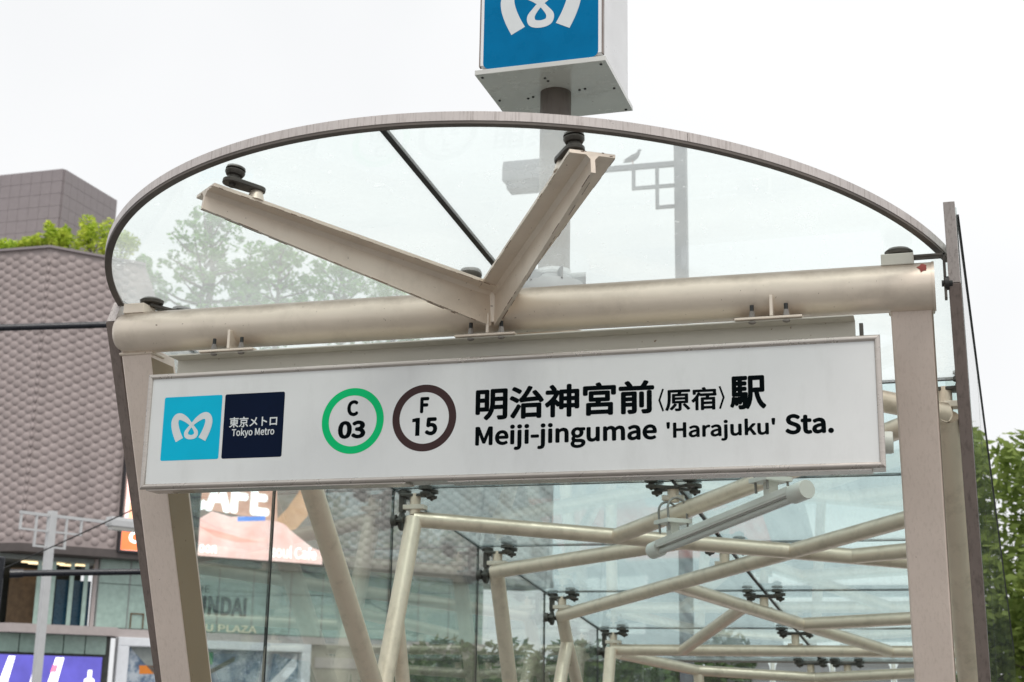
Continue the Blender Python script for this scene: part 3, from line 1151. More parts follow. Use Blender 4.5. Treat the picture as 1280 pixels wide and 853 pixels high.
# rain collar where the pole passes through the glass
m = MB()
m.lathe((0.203, 0.25, 3.205), (0.203, 0.25, 3.325), [(0, 0.14), (0.22, 0.14), (0.5, 0.125), (0.62, 0.085), (0.75, 0.072), (1, 0.070)], 36)
col = m.build('rain_collar', GREYPOST, ps, smooth=35)
for k in range(6):
    a = 2 * math.pi * k / 6
    m = MB()
    m.box((0.203 + 0.10 * math.cos(a), 0.25 + 0.10 * math.sin(a), 3.285), (0.07, 0.007, 0.05), Matrix.Rotation(a, 3, 'Z'))
    m.build('collar_rib', GREYPOST, col)
m = MB()
m.box(((bx0 + bx1) / 2, (by0 + by1) / 2, bz + 0.31), (bx1 - bx0, by1 - by0, 0.58))
m.build('box_body', BOXWHITE, ps, bevel=0.004)
m = MB()
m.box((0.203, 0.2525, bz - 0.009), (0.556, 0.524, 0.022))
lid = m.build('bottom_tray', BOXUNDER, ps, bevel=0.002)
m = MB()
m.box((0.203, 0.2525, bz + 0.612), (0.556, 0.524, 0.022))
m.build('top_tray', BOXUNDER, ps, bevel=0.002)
for x, y in ((-0.05, 0.02), (-0.05, 0.26), (-0.05, 0.49), (0.455, 0.02), (0.455, 0.26), (0.455, 0.49), (0.10, 0.26), (0.075, 0.27), (0.31, 0.24), (0.335, 0.235), (0.2, 0.09), (0.205, 0.12)):
    m = MB()
    m.lathe((x, y, bz - 0.0245), (x, y, bz - 0.0195), [(0, 0.004), (0.5, 0.006), (1, 0.006)], 10)
    m.build('screw', RUBBER, lid)
m = MB()
m.box((0.203, 0.0055, bz + 0.30), (0.518, 0.005, 0.55))
m.build('front_panel', BOXWHITE, ps)
for x in (bx0 - 0.003, bx1 + 0.003):
    m = MB()
    m.box((x, 0.012, bz + 0.31), (0.005, 0.022, 0.58))
    m.build('corner_seam', TRIM, ps)


def bp(x, z, d):
    return (x, 0.003 - d, z)


sq = flat_poly('emblem_square', round_rect(-0.043, 0.448, 4.142, 4.633, 0.028), BLUE, ps, 0.0004, bp)
emblem('emblem', 0.2025, 4.3835, 1.82, WHITE_INK, sq, 0.0009, bp)
finish(ps)


# ------------------------------------------------------------------ tubular lamps under the lattice
def batten_lamp(label, a, b, hang):
    a, b = Vector(a), Vector(b)
    r = empty('tube_lamp', (a + b) / 2)
    tag(r, label, 'lamp', 'tube lamps under the canopy lattice')
    d = (b - a).normalized()
    side = d.cross(Vector((0, 0, 1))).normalized()
    upv = side.cross(d).normalized()
    M3 = Matrix((d, side, upv)).transposed()
    Ln = (b - a).length
    for s0, s1 in ((0, 0.11), (Ln - 0.13, Ln)):
        m = MB()
        m.lathe(a + d * s0, a + d * s1, [(0, 0.041), (0.08, 0.049), (0.92, 0.050), (1, 0.047)], 26)
        cp = m.build('end_cap', LAMPWHITE, r, smooth=40)
        for aa in (-0.6, 0.6):
            m = MB()
            c = a + d * ((s0 + s1) / 2) + (side * math.sin(aa) - upv * math.cos(aa) * 0.3) * 0.0
            dirv = (-side * math.cos(aa) - upv * math.sin(aa) * 0.6).normalized()
            m.lathe(c + dirv * 0.048, c + dirv * 0.054, [(0, 0.006), (1, 0.005)], 8)
            m.build('cap_screw', STEEL, cp)
    m = MB()
    m.box((a + b) / 2 + upv * 0.022, (Ln - 0.23, 0.082, 0.034), M3)
    m.box((a + b) / 2 + upv * 0.001 + side * 0.034, (Ln - 0.23, 0.008, 0.012), M3)
    m.box((a + b) / 2 + upv * 0.001 - side * 0.034, (Ln - 0.23, 0.008, 0.012), M3)
    m.build('housing', LAMPWHITE, r, bevel=0.003)
    m = MB()
    m.tube(a + d * 0.1, b - d * 0.12, 0.019, n=18)
    tb = m.build('lamp_tube', DIFF, r, smooth=40)
    for v in tb.data.vertices:
        v.co -= upv * 0.022
    for f, top in hang:
        c = a + d * (Ln * f) + upv * 0.04
        m = MB()
        m.box(c + Vector((0, 0, top / 2)), (0.055, 0.055, top), Matrix.Rotation(math.atan2(d.y, d.x), 3, 'Z'))
        hg = m.build('hanger_post', LAMPWHITE, r, bevel=0.002)
        m = MB()
        m.box(c + Vector((0, 0, top - 0.012)), (0.17, 0.16, 0.024), Matrix.Rotation(math.atan2(d.y, d.x), 3, 'Z'))
        m.build('clamp_plate', LAMPWHITE, hg, bevel=0.002)
        for t in (-0.055, 0.055):
            m = MB()
            cc = c + Vector((0, 0, top + 0.055)) + d * t
            pts = [cc + side * (0.062 * math.cos(q)) + upv * (0.062 * math.sin(q)) for q in [math.pi * k / 14 for k in range(15)]]
            pts = [cc + side * 0.062 - upv * 0.13] + pts + [cc - side * 0.062 - upv * 0.13]
            m.path(pts, 0.007, 8)
            m.build('u_bolt', STEEL, hg, smooth=40)
    finish(r)
    return r


pa, pb = B(-0.147, 3.23, -0.405), B(0.945, 2.0, -0.405)
batten_lamp('white tube lamp clamped below the roof lattice, nearer the sign middle', pa, pb, [(0.16, 0.092), (0.80, 0.092)])
dd = (pb - pa).normalized()
p2 = B(1.425, 1.30, -0.405)
batten_lamp('white tube lamp behind the right end of the sign, only its tip showing', p2 - Vector((1.2, 0.0, 0)), p2, [(0.3, 0.10)])

# ------------------------------------------------------------------ shopping building across the crossing
_t = NT('mauve_grey_cladding')
_gi = _t.new('ShaderNodeNewGeometry')
_oi = _t.new('ShaderNodeObjectInfo')
_ad = _t.new('ShaderNodeMath', operation='ADD')
_t.link(_gi.outputs['Random Per Island'], _ad.inputs[0])
_t.link(_oi.outputs['Random'], _ad.inputs[1])
_fr = _t.new('ShaderNodeMath', operation='FRACT')
_t.link(_ad.outputs[0], _fr.inputs[0])
_c = _t.mix(_fr.outputs[0], (0.355, 0.298, 0.290), (0.395, 0.333, 0.325))
_tc = _t.new('ShaderNodeNewGeometry')
_mp = _t.new('ShaderNodeMapping')
_mp.inputs['Scale'].default_value = (1.6, 1.6, 0.12)
_t.link(_tc.outputs['Position'], _mp.inputs['Vector'])
_nz = _t.new('ShaderNodeTexNoise')
_nz.inputs['Scale'].default_value = 1.0
_nz.inputs['Detail'].default_value = 5
_t.link(_mp.outputs[0], _nz.inputs['Vector'])
_c = _t.mix(_t.ramp(_nz.outputs['Fac'], (0.5, g3(0)), (0.75, g3(0.45))), _c, (0.25, 0.21, 0.205))
_t.link(_c, _t.p.inputs['Base Color'])
_t.p.inputs['Roughness'].default_value = 0.6
DIMPLE = _t.m
UPPER = mat_paint('plum_grey_panel', (0.30, 0.262, 0.272), 0.55, 0.0, 0.05)
UPJOINT = mat_paint('panel_joint_grey', (0.16, 0.14, 0.145), 0.7, 0.0, 0.05)
SOFFIT = mat_paint('dark_soffit', (0.10, 0.085, 0.082), 0.6, 0.0, 0.1)
PODGLASS = mat_paint('green_tinted_glazing', (0.37, 0.51, 0.455), 0.12, 0.0, 0.12, spec=0.6)
PODDARK = mat_paint('dark_shop_interior', (0.05, 0.055, 0.05), 0.4, 0.0, 0.3)
BLUEPAN = mat_paint('deep_blue_panel', (0.01, 0.05, 0.085), 0.3, 0.0, 0.2)
BROWNPAN = mat_paint('brown_shop_panel', (0.16, 0.10, 0.05), 0.5, 0.0, 0.3)
MULL = mat_paint('grey_mullion', (0.28, 0.31, 0.30), 0.4, 0.2, 0.1)
SLABM = mat_paint('pale_pink_slab', (0.46, 0.41, 0.40), 0.6, 0.0, 0.06)
WHITEFR = mat_paint('white_frame', (0.82, 0.85, 0.90), 0.4, 0.0, 0.04)
LIGHTM = mat_flat('warm_shop_light', (0.8, 0.7, 0.5), 0.4, 0.5, (1.0, 0.78, 0.45), 1.6)
STONEW = mat_paint('beige_stone_wall', (0.36, 0.33, 0.28), 0.8, 0.0, 0.1)
BEZEL = mat_flat('screen_bezel', (0.02, 0.02, 0.025), 0.4)


def emis(name, col, st=1.0, col2=None):
    t = NT(name)
    t.p.inputs['Base Color'].default_value = (0.02, 0.02, 0.02, 1)
    t.p.inputs['Roughness'].default_value = 0.4
    c = t.mix(t.ramp(t.noise(0.8, 3), (0.3, g3(0)), (0.7, g3(1))), col if col2 else tuple(x * 0.8 for x in col), col2 or tuple(min(1, x * 1.12) for x in col))
    t.link(c, t.p.inputs['Emission Color'])
    t.p.inputs['Emission Strength'].default_value = st * 2.1
    return t.m


G0 = Vector((-40.527, 53.147, 0))
GD = Vector((0.634, 0.773, 0)).normalized()
GN = Vector((GD.y, -GD.x, 0))
LD = Vector((-1, -0.016, 0)).normalized()
LN_ = Vector((-0.016, -1, 0)) * 1.0
LN_ = Vector((LD.y * -1, LD.x, 0))
if LN_.y > 0:
    LN_ = -LN_


def FP(s, z, o=0.0):
    return G0 + GD * s + GN * o + Vector((0, 0, z))


def LP(s, z, o=0.0):
    return G0 + LD * s + LN_ * o + Vector((0, 0, z))


bld = empty('shopping_building', (G0.x, G0.y, 0))
tag(bld, 'mauve shopping building with dimpled cladding, a big screen and a glazed base', 'building')


def bslab(name, fp, z0, z1, mat, parent=None):
    m = MB()
    m.prism([(p.x, p.y, z0) for p in fp], [(p.x, p.y, z1) for p in fp])
    return m.build(name, mat, parent or bld)


TA, TB = 23.3, 19.7
fa = [LP(14, 0), G0.copy(), FP(4.9, 0), FP(4.9, 0, -12), LP(14, 0, -12)]
wa = bslab('upper_wall', fa, 8.55, TA, DIMPLE)
fb = [FP(4.905, 0), FP(31, 0), FP(31, 0, -16), FP(4.905, 0, -16)]
wb = bslab('screen_wall', fb, 8.551, TB, DIMPLE)
# sloping shoulder where the parapet steps down to the terrace
m = MB()
sh = [(4.907, TB), (6.5, TB), (4.907, TA)]
m.prism([FP(s, z, -0.05) for s, z in sh], [FP(s, z, -1.5) for s, z in sh])
m.build('parapet_shoulder', DIMPLE, bld)
# soffit band
fs_ = [LP(14, 0, 0.12), G0 + (GN + LN_) * 0.09, FP(31, 0, 0.12), FP(31, 0, -3), LP(14, 0, -3)]
bslab('soffit', fs_, 8.15, 8.545, SOFFIT)

# dome-shaped dimples, one shared mesh
dm = MB()
rings = [(1.0, 0.0), (0.78, 0.040), (0.45, 0.066)]
vs, fcs = [], []
for r_, h_ in rings:
    for k in range(10):
        a = 2 * math.pi * k / 10
        vs.append((r_ * 0.226 * math.cos(a), -h_, r_ * 0.226 * math.sin(a)))
vs.append((0, -0.075, 0))
for i in range(2):
    for k in range(10):
        k2 = (k + 1) % 10
        fcs.append((i * 10 + k, i * 10 + k2, (i + 1) * 10 + k2, (i + 1) * 10 + k))
for k in range(10):
    fcs.append((20 + k, 20 + (k + 1) % 10, 30))
dm.add(vs, fcs)
proto = dm.build('dimple', DIMPLE, None, smooth=80)
dmesh = proto.data
bpy.data.objects.remove(proto)
sites = []
for side, f, n_, dr, smax in (('r', FP, GN, GD, 31.0), ('l', LP, LN_, LD, 9.0)):
    col_i = 0
    s = 0.30
    while s < smax:
        top = TA if (side == 'l' or s < 4.8) else TB
        z = 8.85 + (0.22 if col_i % 2 else 0.0)
        while z < top - 0.30:
            if not (side == 'r' and 4.45 < s < 15.95 and z < 15.25) and not (side == 'r' and 4.7 < s < 5.1):
                sites.append((s, z, side))
            z += 0.44
        s += 0.405
        col_i += 1
sites.sort(key=lambda q: (q[0] > 4.7, q[0] + 0.02 * abs(q[1] - 15) + (0.9 if q[2] == 'l' else 0)))
rot = {'r': Matrix.Rotation(math.atan2(GD.y, GD.x), 4, 'Z'), 'l': Matrix.Rotation(math.atan2(-LD.y, -LD.x), 4, 'Z')}
inv = Matrix.Translation(-Vector((G0.x, G0.y, 0)))
many = MB()
dv = [v.co.copy() for v in dmesh.vertices]
df_ = [tuple(p.vertices) for p in dmesh.polygons]
for i, (s, z, side) in enumerate(sites):
    p = (FP if side == 'r' else LP)(s, z, -0.01)
    if i < 300:
        o = bpy.data.objects.new('dimple', dmesh)
        COL.objects.link(o)
        o.matrix_basis = Matrix.Translation(p) @ rot[side]
        o.parent = bld
    else:
        M4 = Matrix.Translation(p) @ rot[side]
        many.add([M4 @ v for v in dv], df_)
tag(many.build('dimple_field', DIMPLE, bld, smooth=80), kind='stuff')
# half-round ridge beads on the corner
for k in range(32):
    z = 8.9 + k * 0.44
    m = MB()
    c = G0 + (GN + LN_).normalized() * 0.0 + Vector((0, 0, z))
    m.lathe(c + Vector((0, 0, -0.17)), c + Vector((0, 0, 0.17)), [(0, 0.03), (0.25, 0.085), (0.5, 0.105), (0.75, 0.085), (1, 0.03)], 8)
    m.build('ridge_bead', DIMPLE, wa, smooth=80)

bslab('coping', [LP(14, 0, 0.14), G0 + (GN + LN_) * 0.10, FP(4.9, 0, 0.14), FP(4.9, 0, -0.5), LP(14, 0, -0.5)], TA - 0.06, TA + 0.06, UPPER)
# set-back upper block clad in square panels
UX, UY, UT = -43.8, 58.15, 29.66
m = MB()
m.box((UX - 8, UY + 2.6, (23.3 + UT) / 2), (16 - 0.1, 5.2 - 0.1, UT - 23.3 - 0.02))
ub_ = m.build('upper_block', UPJOINT, bld)
for i in range(14):
    for j in range(9):
        if i > 8 and j > 6:
            continue
        zc = UT - 0.36 - j * 0.71
        if zc < 23.6:
            continue
        m = MB()
        m.box((UX - 0.33 - i * 0.66, UY - 0.01, zc), (0.645, 0.12, 0.695))
        m.build('cladding_panel', UPPER, ub_)
for i in range(8):
    for j in range(9):
        zc = UT - 0.36 - j * 0.71
        if zc < 23.6:
            continue
        m = MB()
        m.box((UX + 0.01, UY + 0.385 + i * 0.65, zc), (0.12, 0.635, 0.695))
        m.build('cladding_panel', UPPER, ub_)

# big screen
m = MB()
q = [FP(4.62, 8.42, 0.02), FP(15.85, 8.42, 0.02), FP(15.85, 15.2, 0.02), FP(4.62, 15.2, 0.02)]
m.prism([p - GN * 0.02 for p in q], [p + GN * 0.28 for p in q])
scr = m.build('video_screen', BEZEL, bld)


def spoly(name, pts, mat, o, parent, dz=0.0):
    m = MB()
    m.add([FP(s, z + dz, o) for s, z in pts], [tuple(range(len(pts)))])
    return m.build(name, mat, parent)


SO = 0.306
spoly('screen_picture', [(4.72, 8.52), (15.76, 8.52), (15.76, 15.1), (4.72, 15.1)], emis('screen_dark', (0.16, 0.115, 0.10), 1.0), SO, scr)
spoly('screen_picture', [(4.8, 11.2), (13.0, 10.6), (12.7, 15.0), (4.8, 15.0)], emis('screen_brown', (0.50, 0.24, 0.17), 0.8, (0.80, 0.46, 0.36)), SO + 0.01, scr)
spoly('screen_picture', [(12.8, 10.55), (13.5, 11.3), (14.1, 12.2), (14.7, 13.3), (15.2, 14.5), (15.7, 14.9), (15.7, 13.0), (15.3, 12.0), (14.7, 11.0), (14.1, 10.3), (13.6, 10.1)], emis('screen_orange', (0.55, 0.27, 0.14), 0.7, (0.75, 0.42, 0.25)), SO + 0.01, scr)
hand = [(8.64, 10.36), (9.34, 10.83), (10.38, 10.62), (11.02, 10.72), (12.02, 10.64), (12.84, 10.62), (13.4, 10.5), (13.79, 10.19), (14.51, 9.74), (15.14, 9.36), (15.72, 9.23), (15.71, 8.53),
        (9.0, 8.53), (4.8, 8.53), (4.8, 12.25), (5.45, 11.98), (6.77, 11.24), (7.71, 10.8)]
spoly('screen_hand', hand, emis('screen_pink', (0.95, 0.50, 0.45), 0.85, (1.0, 0.72, 0.69)), SO + 0.02, scr)
spoly('screen_hand', [(8.7, 10.0), (9.6, 9.55), (10.8, 9.35), (12.2, 9.45), (10.9, 9.62), (9.7, 9.85)], emis('screen_skin', (0.95, 0.38, 0.32), 1.0), SO + 0.03, scr)
spoly('screen_hand', [(5.0, 9.9), (6.2, 10.15), (6.3, 10.6), (5.0, 10.9)], emis('screen_warm', (0.85, 0.42, 0.26), 0.9), SO + 0.03, scr)
spoly('screen_banner', [(4.74, 8.54), (6.5, 8.54), (6.2, 10.0), (4.74, 10.0)], emis('screen_red_orange', (0.86, 0.16, 0.05), 1.0), SO + 0.04, scr)
WHITEE = emis('screen_white', (1, 1, 1), 1.15)
BLUEE = emis('screen_blue', (0.10, 0.25, 0.75), 0.9)


def fpo(o):
    return lambda x, z, d: FP(x, z, o + d)


text_mesh('lettering', 'CAFE', WHITEE, scr, (7.75, 12.5, 10.78, 12.65), fpo(SO + 0.05), 0.022, 0.006)
text_mesh('lettering', 'Coi', WHITEE, scr, (5.1, 6.35, 8.9, 9.5), fpo(SO + 0.05), 0.018, 0.006)
text_mesh('lettering', 'oon', WHITEE, scr, (8.75, 9.72, 8.68, 9.12), fpo(SO + 0.05), 0.018, 0.006)
text_mesh('lettering', 'soul Cafe', WHITEE, scr, (12.7, 15.35, 8.72, 9.40), fpo(SO + 0.05), 0.012, 0.006)
spoly('screen_word', [(10.75, 10.42), (12.3, 10.58), (12.3, 10.82), (10.75, 10.66)], BLUEE, SO + 0.05, scr)

# glazed storey under the cladding
PO = -1.2
sx0 = [-3.2, -1.9, -0.6, 4.28, 5.87, 7.4, 9.0, 10.63, 12.55, 14.72, 16.6, 18.6, 20.6, 22.6, 24.6, 26.6]
for i in range(len(sx0) - 1):
    if i == 2:
        continue
    a_, b_ = sx0[i] + 0.035, sx0[i + 1] - 0.035
    for z0_, z1_ in ((4.85, 6.95), (7.0, 8.15)):
        m = MB()
        m.prism([FP(a_, z0_, PO), FP(b_, z0_, PO), FP(b_, z1_, PO), FP(a_, z1_, PO)], [FP(a_, z0_, PO - 0.06), FP(b_, z0_, PO - 0.06), FP(b_, z1_, PO - 0.06), FP(a_, z1_, PO - 0.06)])
        m.build('glass_panel', PODGLASS, bld)
for s in sx0:
    m = MB()
    m.prism([FP(s - 0.03, 4.8, PO + 0.02), FP(s + 0.03, 4.8, PO + 0.02), FP(s + 0.03, 4.8, PO - 0.1), FP(s - 0.03, 4.8, PO - 0.1)],
            [FP(s - 0.03, 8.149, PO + 0.02), FP(s + 0.03, 8.149, PO + 0.02), FP(s + 0.03, 8.149, PO - 0.1), FP(s - 0.03, 8.149, PO - 0.1)])
    m.build('mullion', MULL, bld)
bslab('inner_wall', [FP(4.3, 0, PO - 0.12), FP(27, 0, PO - 0.12), FP(27, 0, PO - 0.3), FP(4.3, 0, PO - 0.3)], 4.8, 8.14, PODGLASS)
bslab('inner_wall', [FP(-3.3, 0, PO - 0.12), FP(-0.62, 0, PO - 0.12), FP(-0.62, 0, PO - 0.3), FP(-3.3, 0, PO - 0.3)], 4.8, 8.14, PODGLASS)
# open bay with shop interior seen inside
bslab('shop_back', [FP(-0.6, 0, PO - 3), FP(4.3, 0, PO - 3), FP(4.3, 0, PO - 3.2), FP(-0.6, 0, PO - 3.2)], 4.8, 8.14, PODDARK)
bslab('shop_ceiling', [FP(-0.55, 0, PO - 0.1), FP(4.25, 0, PO - 0.1), FP(4.25, 0, PO - 2.99), FP(-0.55, 0, PO - 2.99)], 7.9, 8.13, MULL)
bslab('brown_panel', [FP(0.4, 0, PO - 1.6), FP(2.2, 0, PO - 1.6), FP(2.2, 0, PO - 1.7), FP(0.4, 0, PO - 1.7)], 4.8, 7.6, BROWNPAN)
bslab('blue_panel', [FP(2.3, 0, PO - 0.3), FP(4.0, 0, PO - 0.3), FP(4.0, 0, PO - 0.4), FP(2.3, 0, PO - 0.4)], 4.8, 7.05, BLUEPAN)
bslab('pale_column', [FP(4.02, 0, PO + 0.0), FP(4.2, 0, PO + 0.0), FP(4.2, 0, PO - 0.2), FP(4.02, 0, PO - 0.2)], 4.8, 8.13, SLABM)
for s in (1.25, 1.95, 2.85, 3.55):
    bslab('glass_fin', [FP(s, 0, PO), FP(s + 0.2, 0, PO), FP(s + 0.2, 0, PO - 0.05), FP(s, 0, PO - 0.05)], 4.8, 7.89, PODGLASS)
for s, o in ((0.7, -0.8), (1.2, -1.4), (2.0, -0.7), (2.7, -1.2), (3.2, -0.7)):
    bslab('ceiling_light', [FP(s, 0, PO + o), FP(s + 0.75, 0, PO + o), FP(s + 0.75, 0, PO + o - 0.22), FP(s, 0, PO + o - 0.22)], 7.82, 7.88, LIGHTM)
# wall lettering
INKG = mat_flat('slate_lettering', (0.05, 0.075, 0.08), 0.5)
CREAMG = mat_flat('cream_lettering', (0.90, 0.87, 0.66), 0.5)
text_mesh('lettering', 'THE', INKG, bld, (9.0, 10.1, 6.83, 7.18), fpo(PO + 0.03), 0.0, 0.02)
text_mesh('lettering', 'HYUNDAI', INKG, bld, (8.15, 12.2, 5.66, 6.66), fpo(PO + 0.03), 0.016, 0.02)
text_mesh('lettering', 'TOKYU PLAZA', CREAMG, bld, (8.1, 12.85, 4.86, 5.24), fpo(PO + 0.03), 0.012, 0.02)
m = MB()
for s0_, s1_, z0_, z1_ in ((6.02, 6.08, 4.86, 5.6), (6.66, 6.72, 4.86, 5.6), (6.08, 6.66, 5.54, 5.6)):
    m.prism([FP(s0_, z0_, PO + 0.06), FP(s1_, z0_, PO + 0.06), FP(s1_, z1_, PO + 0.06), FP(s0_, z1_, PO + 0.06)],
            [FP(s0_, z0_, PO + 0.005), FP(s1_, z0_, PO + 0.005), FP(s1_, z1_, PO + 0.005), FP(s0_, z1_, PO + 0.005)])
m.build('hatch_frame', BROWNPAN, bld)
# canopy slab and street-level shop fronts
bslab('canopy_slab', [LP(8, 0, 0.5), G0 + (GN + LN_) * 0.3, FP(4.95, 0, 0.3), FP(4.95, 0, -2.5), LP(8, 0, -2.5)], 4.38, 4.79, SLABM)
bslab('floor_slab', [FP(4.96, 0, -1.0), FP(27, 0, -1.0), FP(27, 0, -3), FP(4.96, 0, -3)], 4.4, 4.79, SLABM)
for i in range(7):
    a_ = -2.6 + i * 1.05
    m = MB()
    m.prism([FP(a_, 3.5, -0.5), FP(a_ + 1.0, 3.5, -0.5), FP(a_ + 1.0, 4.37, -0.5), FP(a_, 4.37, -0.5)], [FP(a_, 3.5, -0.56), FP(a_ + 1.0, 3.5, -0.56), FP(a_ + 1.0, 4.37, -0.56), FP(a_, 4.37, -0.56)])
    m.build('glass_panel', PODGLASS, bld)
bslab('shop_base', [FP(-6, 0, -0.62), FP(4.95, 0, -0.62), FP(4.95, 0, -2.5), FP(-6, 0, -2.5)], 0, 4.37, PODDARK)
m = MB()
q = [FP(-3.5, 0.9, -0.5), FP(4.55, 0.9, -0.5), FP(4.55, 3.42, -0.5), FP(-3.5, 3.42, -0.5)]
m.prism([p - GN * 0.1 for p in q], [p + GN * 0.2 for p in q])
led = m.build('shopfront_screen', BEZEL, bld)
LO = -0.29
PURP = emis('screen_violet', (0.085, 0.075, 0.38), 0.8)
spoly('screen_picture', [(-3.45, 0.95), (4.5, 0.95), (4.5, 3.37), (-3.45, 3.37)], PURP, LO, led)
spoly('screen_picture', [(-0.6, 0.95), (0.05, 3.3), (0.35, 3.3), (-0.1, 0.95)], WHITEE, LO + 0.01, led)
spoly('screen_picture', [(0.9, 0.95), (1.35, 3.3), (1.6, 3.3), (1.3, 0.95)], emis('screen_pale_violet', (0.75, 0.72, 0.95), 1.0), LO + 0.01, led)
spoly('screen_picture', [(1.7, 0.95), (2.25, 3.3), (2.65, 3.3), (2.2, 0.95)], WHITEE, LO + 0.01, led)
spoly('screen_picture', [(2.05, 2.6), (2.15, 2.95), (2.4, 2.95), (2.32, 2.6)], emis('screen_rose', (0.9, 0.2, 0.3), 1.0), LO + 0.02, led)
spoly('screen_picture', [(3.7, 0.95), (3.7, 2.3), (3.85, 2.4), (3.85, 2.75), (4.05, 2.75), (4.05, 2.4), (4.2, 2.3), (4.2, 0.95)], WHITEE, LO + 0.01, led)
spoly('screen_picture', [(-1.6, 0.95), (-1.6, 3.0), (-0.95, 3.0), (-0.95, 0.95)], emis('screen_red', (0.75, 0.15, 0.2), 0.9), LO + 0.01, led)
# white framed marble display
MARBLE = NT('blue_grey_marble')
mc = MARBLE.mix(MARBLE.ramp(MARBLE.noise(0.9, 8, 0.75), (0.35, (0.05, 0.08, 0.14)), (0.5, (0.20, 0.27, 0.36)), (0.6, (0.55, 0.60, 0.66))),
                (0.1, 0.14, 0.2), (0.5, 0.56, 0.62))
MARBLE.link(MARBLE.ramp(MARBLE.noise(1.1, 8, 0.75), (0.32, (0.03, 0.06, 0.12)), (0.47, (0.16, 0.23, 0.33)), (0.58, (0.50, 0.56, 0.62))), MARBLE.p.inputs['Base Color'])
fo = -0.6
m = MB()
q = [FP(5.9, 0.6, fo - 0.25), FP(15.2, 0.6, fo - 0.25), FP(15.2, 3.95, fo - 0.25), FP(5.9, 3.95, fo - 0.25)]
m.prism(q, [p - GN * 0.2 for p in q])
disp = m.build('display_panel', MARBLE.m, bld)
for a_, b_, z0_, z1_ in ((5.3, 15.75, 3.96, 4.38), (5.3, 5.88, 0.0, 3.955), (15.22, 15.75, 0.0, 3.955)):
    m = MB()
    m.prism([FP(a_, z0_, fo + 0.1), FP(b_, z0_, fo + 0.1), FP(b_, z1_, fo + 0.1), FP(a_, z1_, fo + 0.1)], [FP(a_, z0_, fo - 0.4), FP(b_, z0_, fo - 0.4), FP(b_, z1_, fo - 0.4), FP(a_, z1_, fo - 0.4)])
    m.build('display_frame', WHITEFR, bld, bevel=0.03)
for nm, pts, mt in (('fold', [(6.0, 3.94), (8.6, 3.94), (7.4, 2.6)], MULL), ('orange_tag', [(6.56, 3.05), (8.2, 3.1), (8.2, 2.68), (6.6, 2.64)], mat_flat('orange_tag_paint', (0.8, 0.25, 0.03), 0.5)),
                    ('green_tag', [(9.8, 3.82), (10.4, 3.82), (10.4, 3.2), (9.8, 3.2)], mat_flat('green_tag_paint', (0.05, 0.35, 0.15), 0.5)),
                    ('dark_bar', [(10.0, 2.8), (11.6, 3.66), (11.6, 3.40), (10.1, 2.6)], PODDARK), ('fold', [(12.0, 0.7), (15.1, 3.9), (15.1, 3.2), (13.0, 0.7)], WHITEFR),
                    ('fold', [(8.8, 0.7), (11.0, 2.3), (12.6, 0.7)], PODDARK)):
    spoly(nm, pts, mt, fo - 0.24, disp)
bslab('stone_base', [FP(15.8, 0, -1.2), FP(30, 0, -1.2), FP(30, 0, -3), FP(15.8, 0, -3)], 0, 4.39, STONEW)
m = MB()
m.prism([FP(16.3, 3.2, -1.15), FP(20.6, 3.2, -1.15), FP(20.6, 3.75, -1.15), FP(16.3, 3.75, -1.15)], [FP(16.3, 3.2, -1.19), FP(20.6, 3.2, -1.19), FP(20.6, 3.75, -1.19), FP(16.3, 3.75, -1.19)])
m.build('name_panel', SLABM, bld)
finish(bld)


# ------------------------------------------------------------------ vegetation
def leaves(m, c, rad, n, size, rnd, flat=0.8):
    for _ in range(n):
        while True:
            p = Vector((rnd.uniform(-1, 1), rnd.uniform(-1, 1), rnd.uniform(-1, 1)))
            if p.length <= 1:
                break
        p = p.normalized() * (p.length ** 0.55)
        q = c + Vector((p.x * rad[0], p.y * rad[1], p.z * rad[2]))
        a = Vector((rnd.gauss(0, 1), rnd.gauss(0, 1), rnd.gauss(0, 0.6))).normalized()
        b = a.cross(Vector((rnd.gauss(0, 1), rnd.gauss(0, 1), rnd.gauss(0, 1)))).normalized()
        s = size * rnd.uniform(0.6, 1.3)
        m.add([q - a * s, q - b * s * 0.45, q + a * s, q + b * s * 0.45], [(0, 1, 2, 3)])


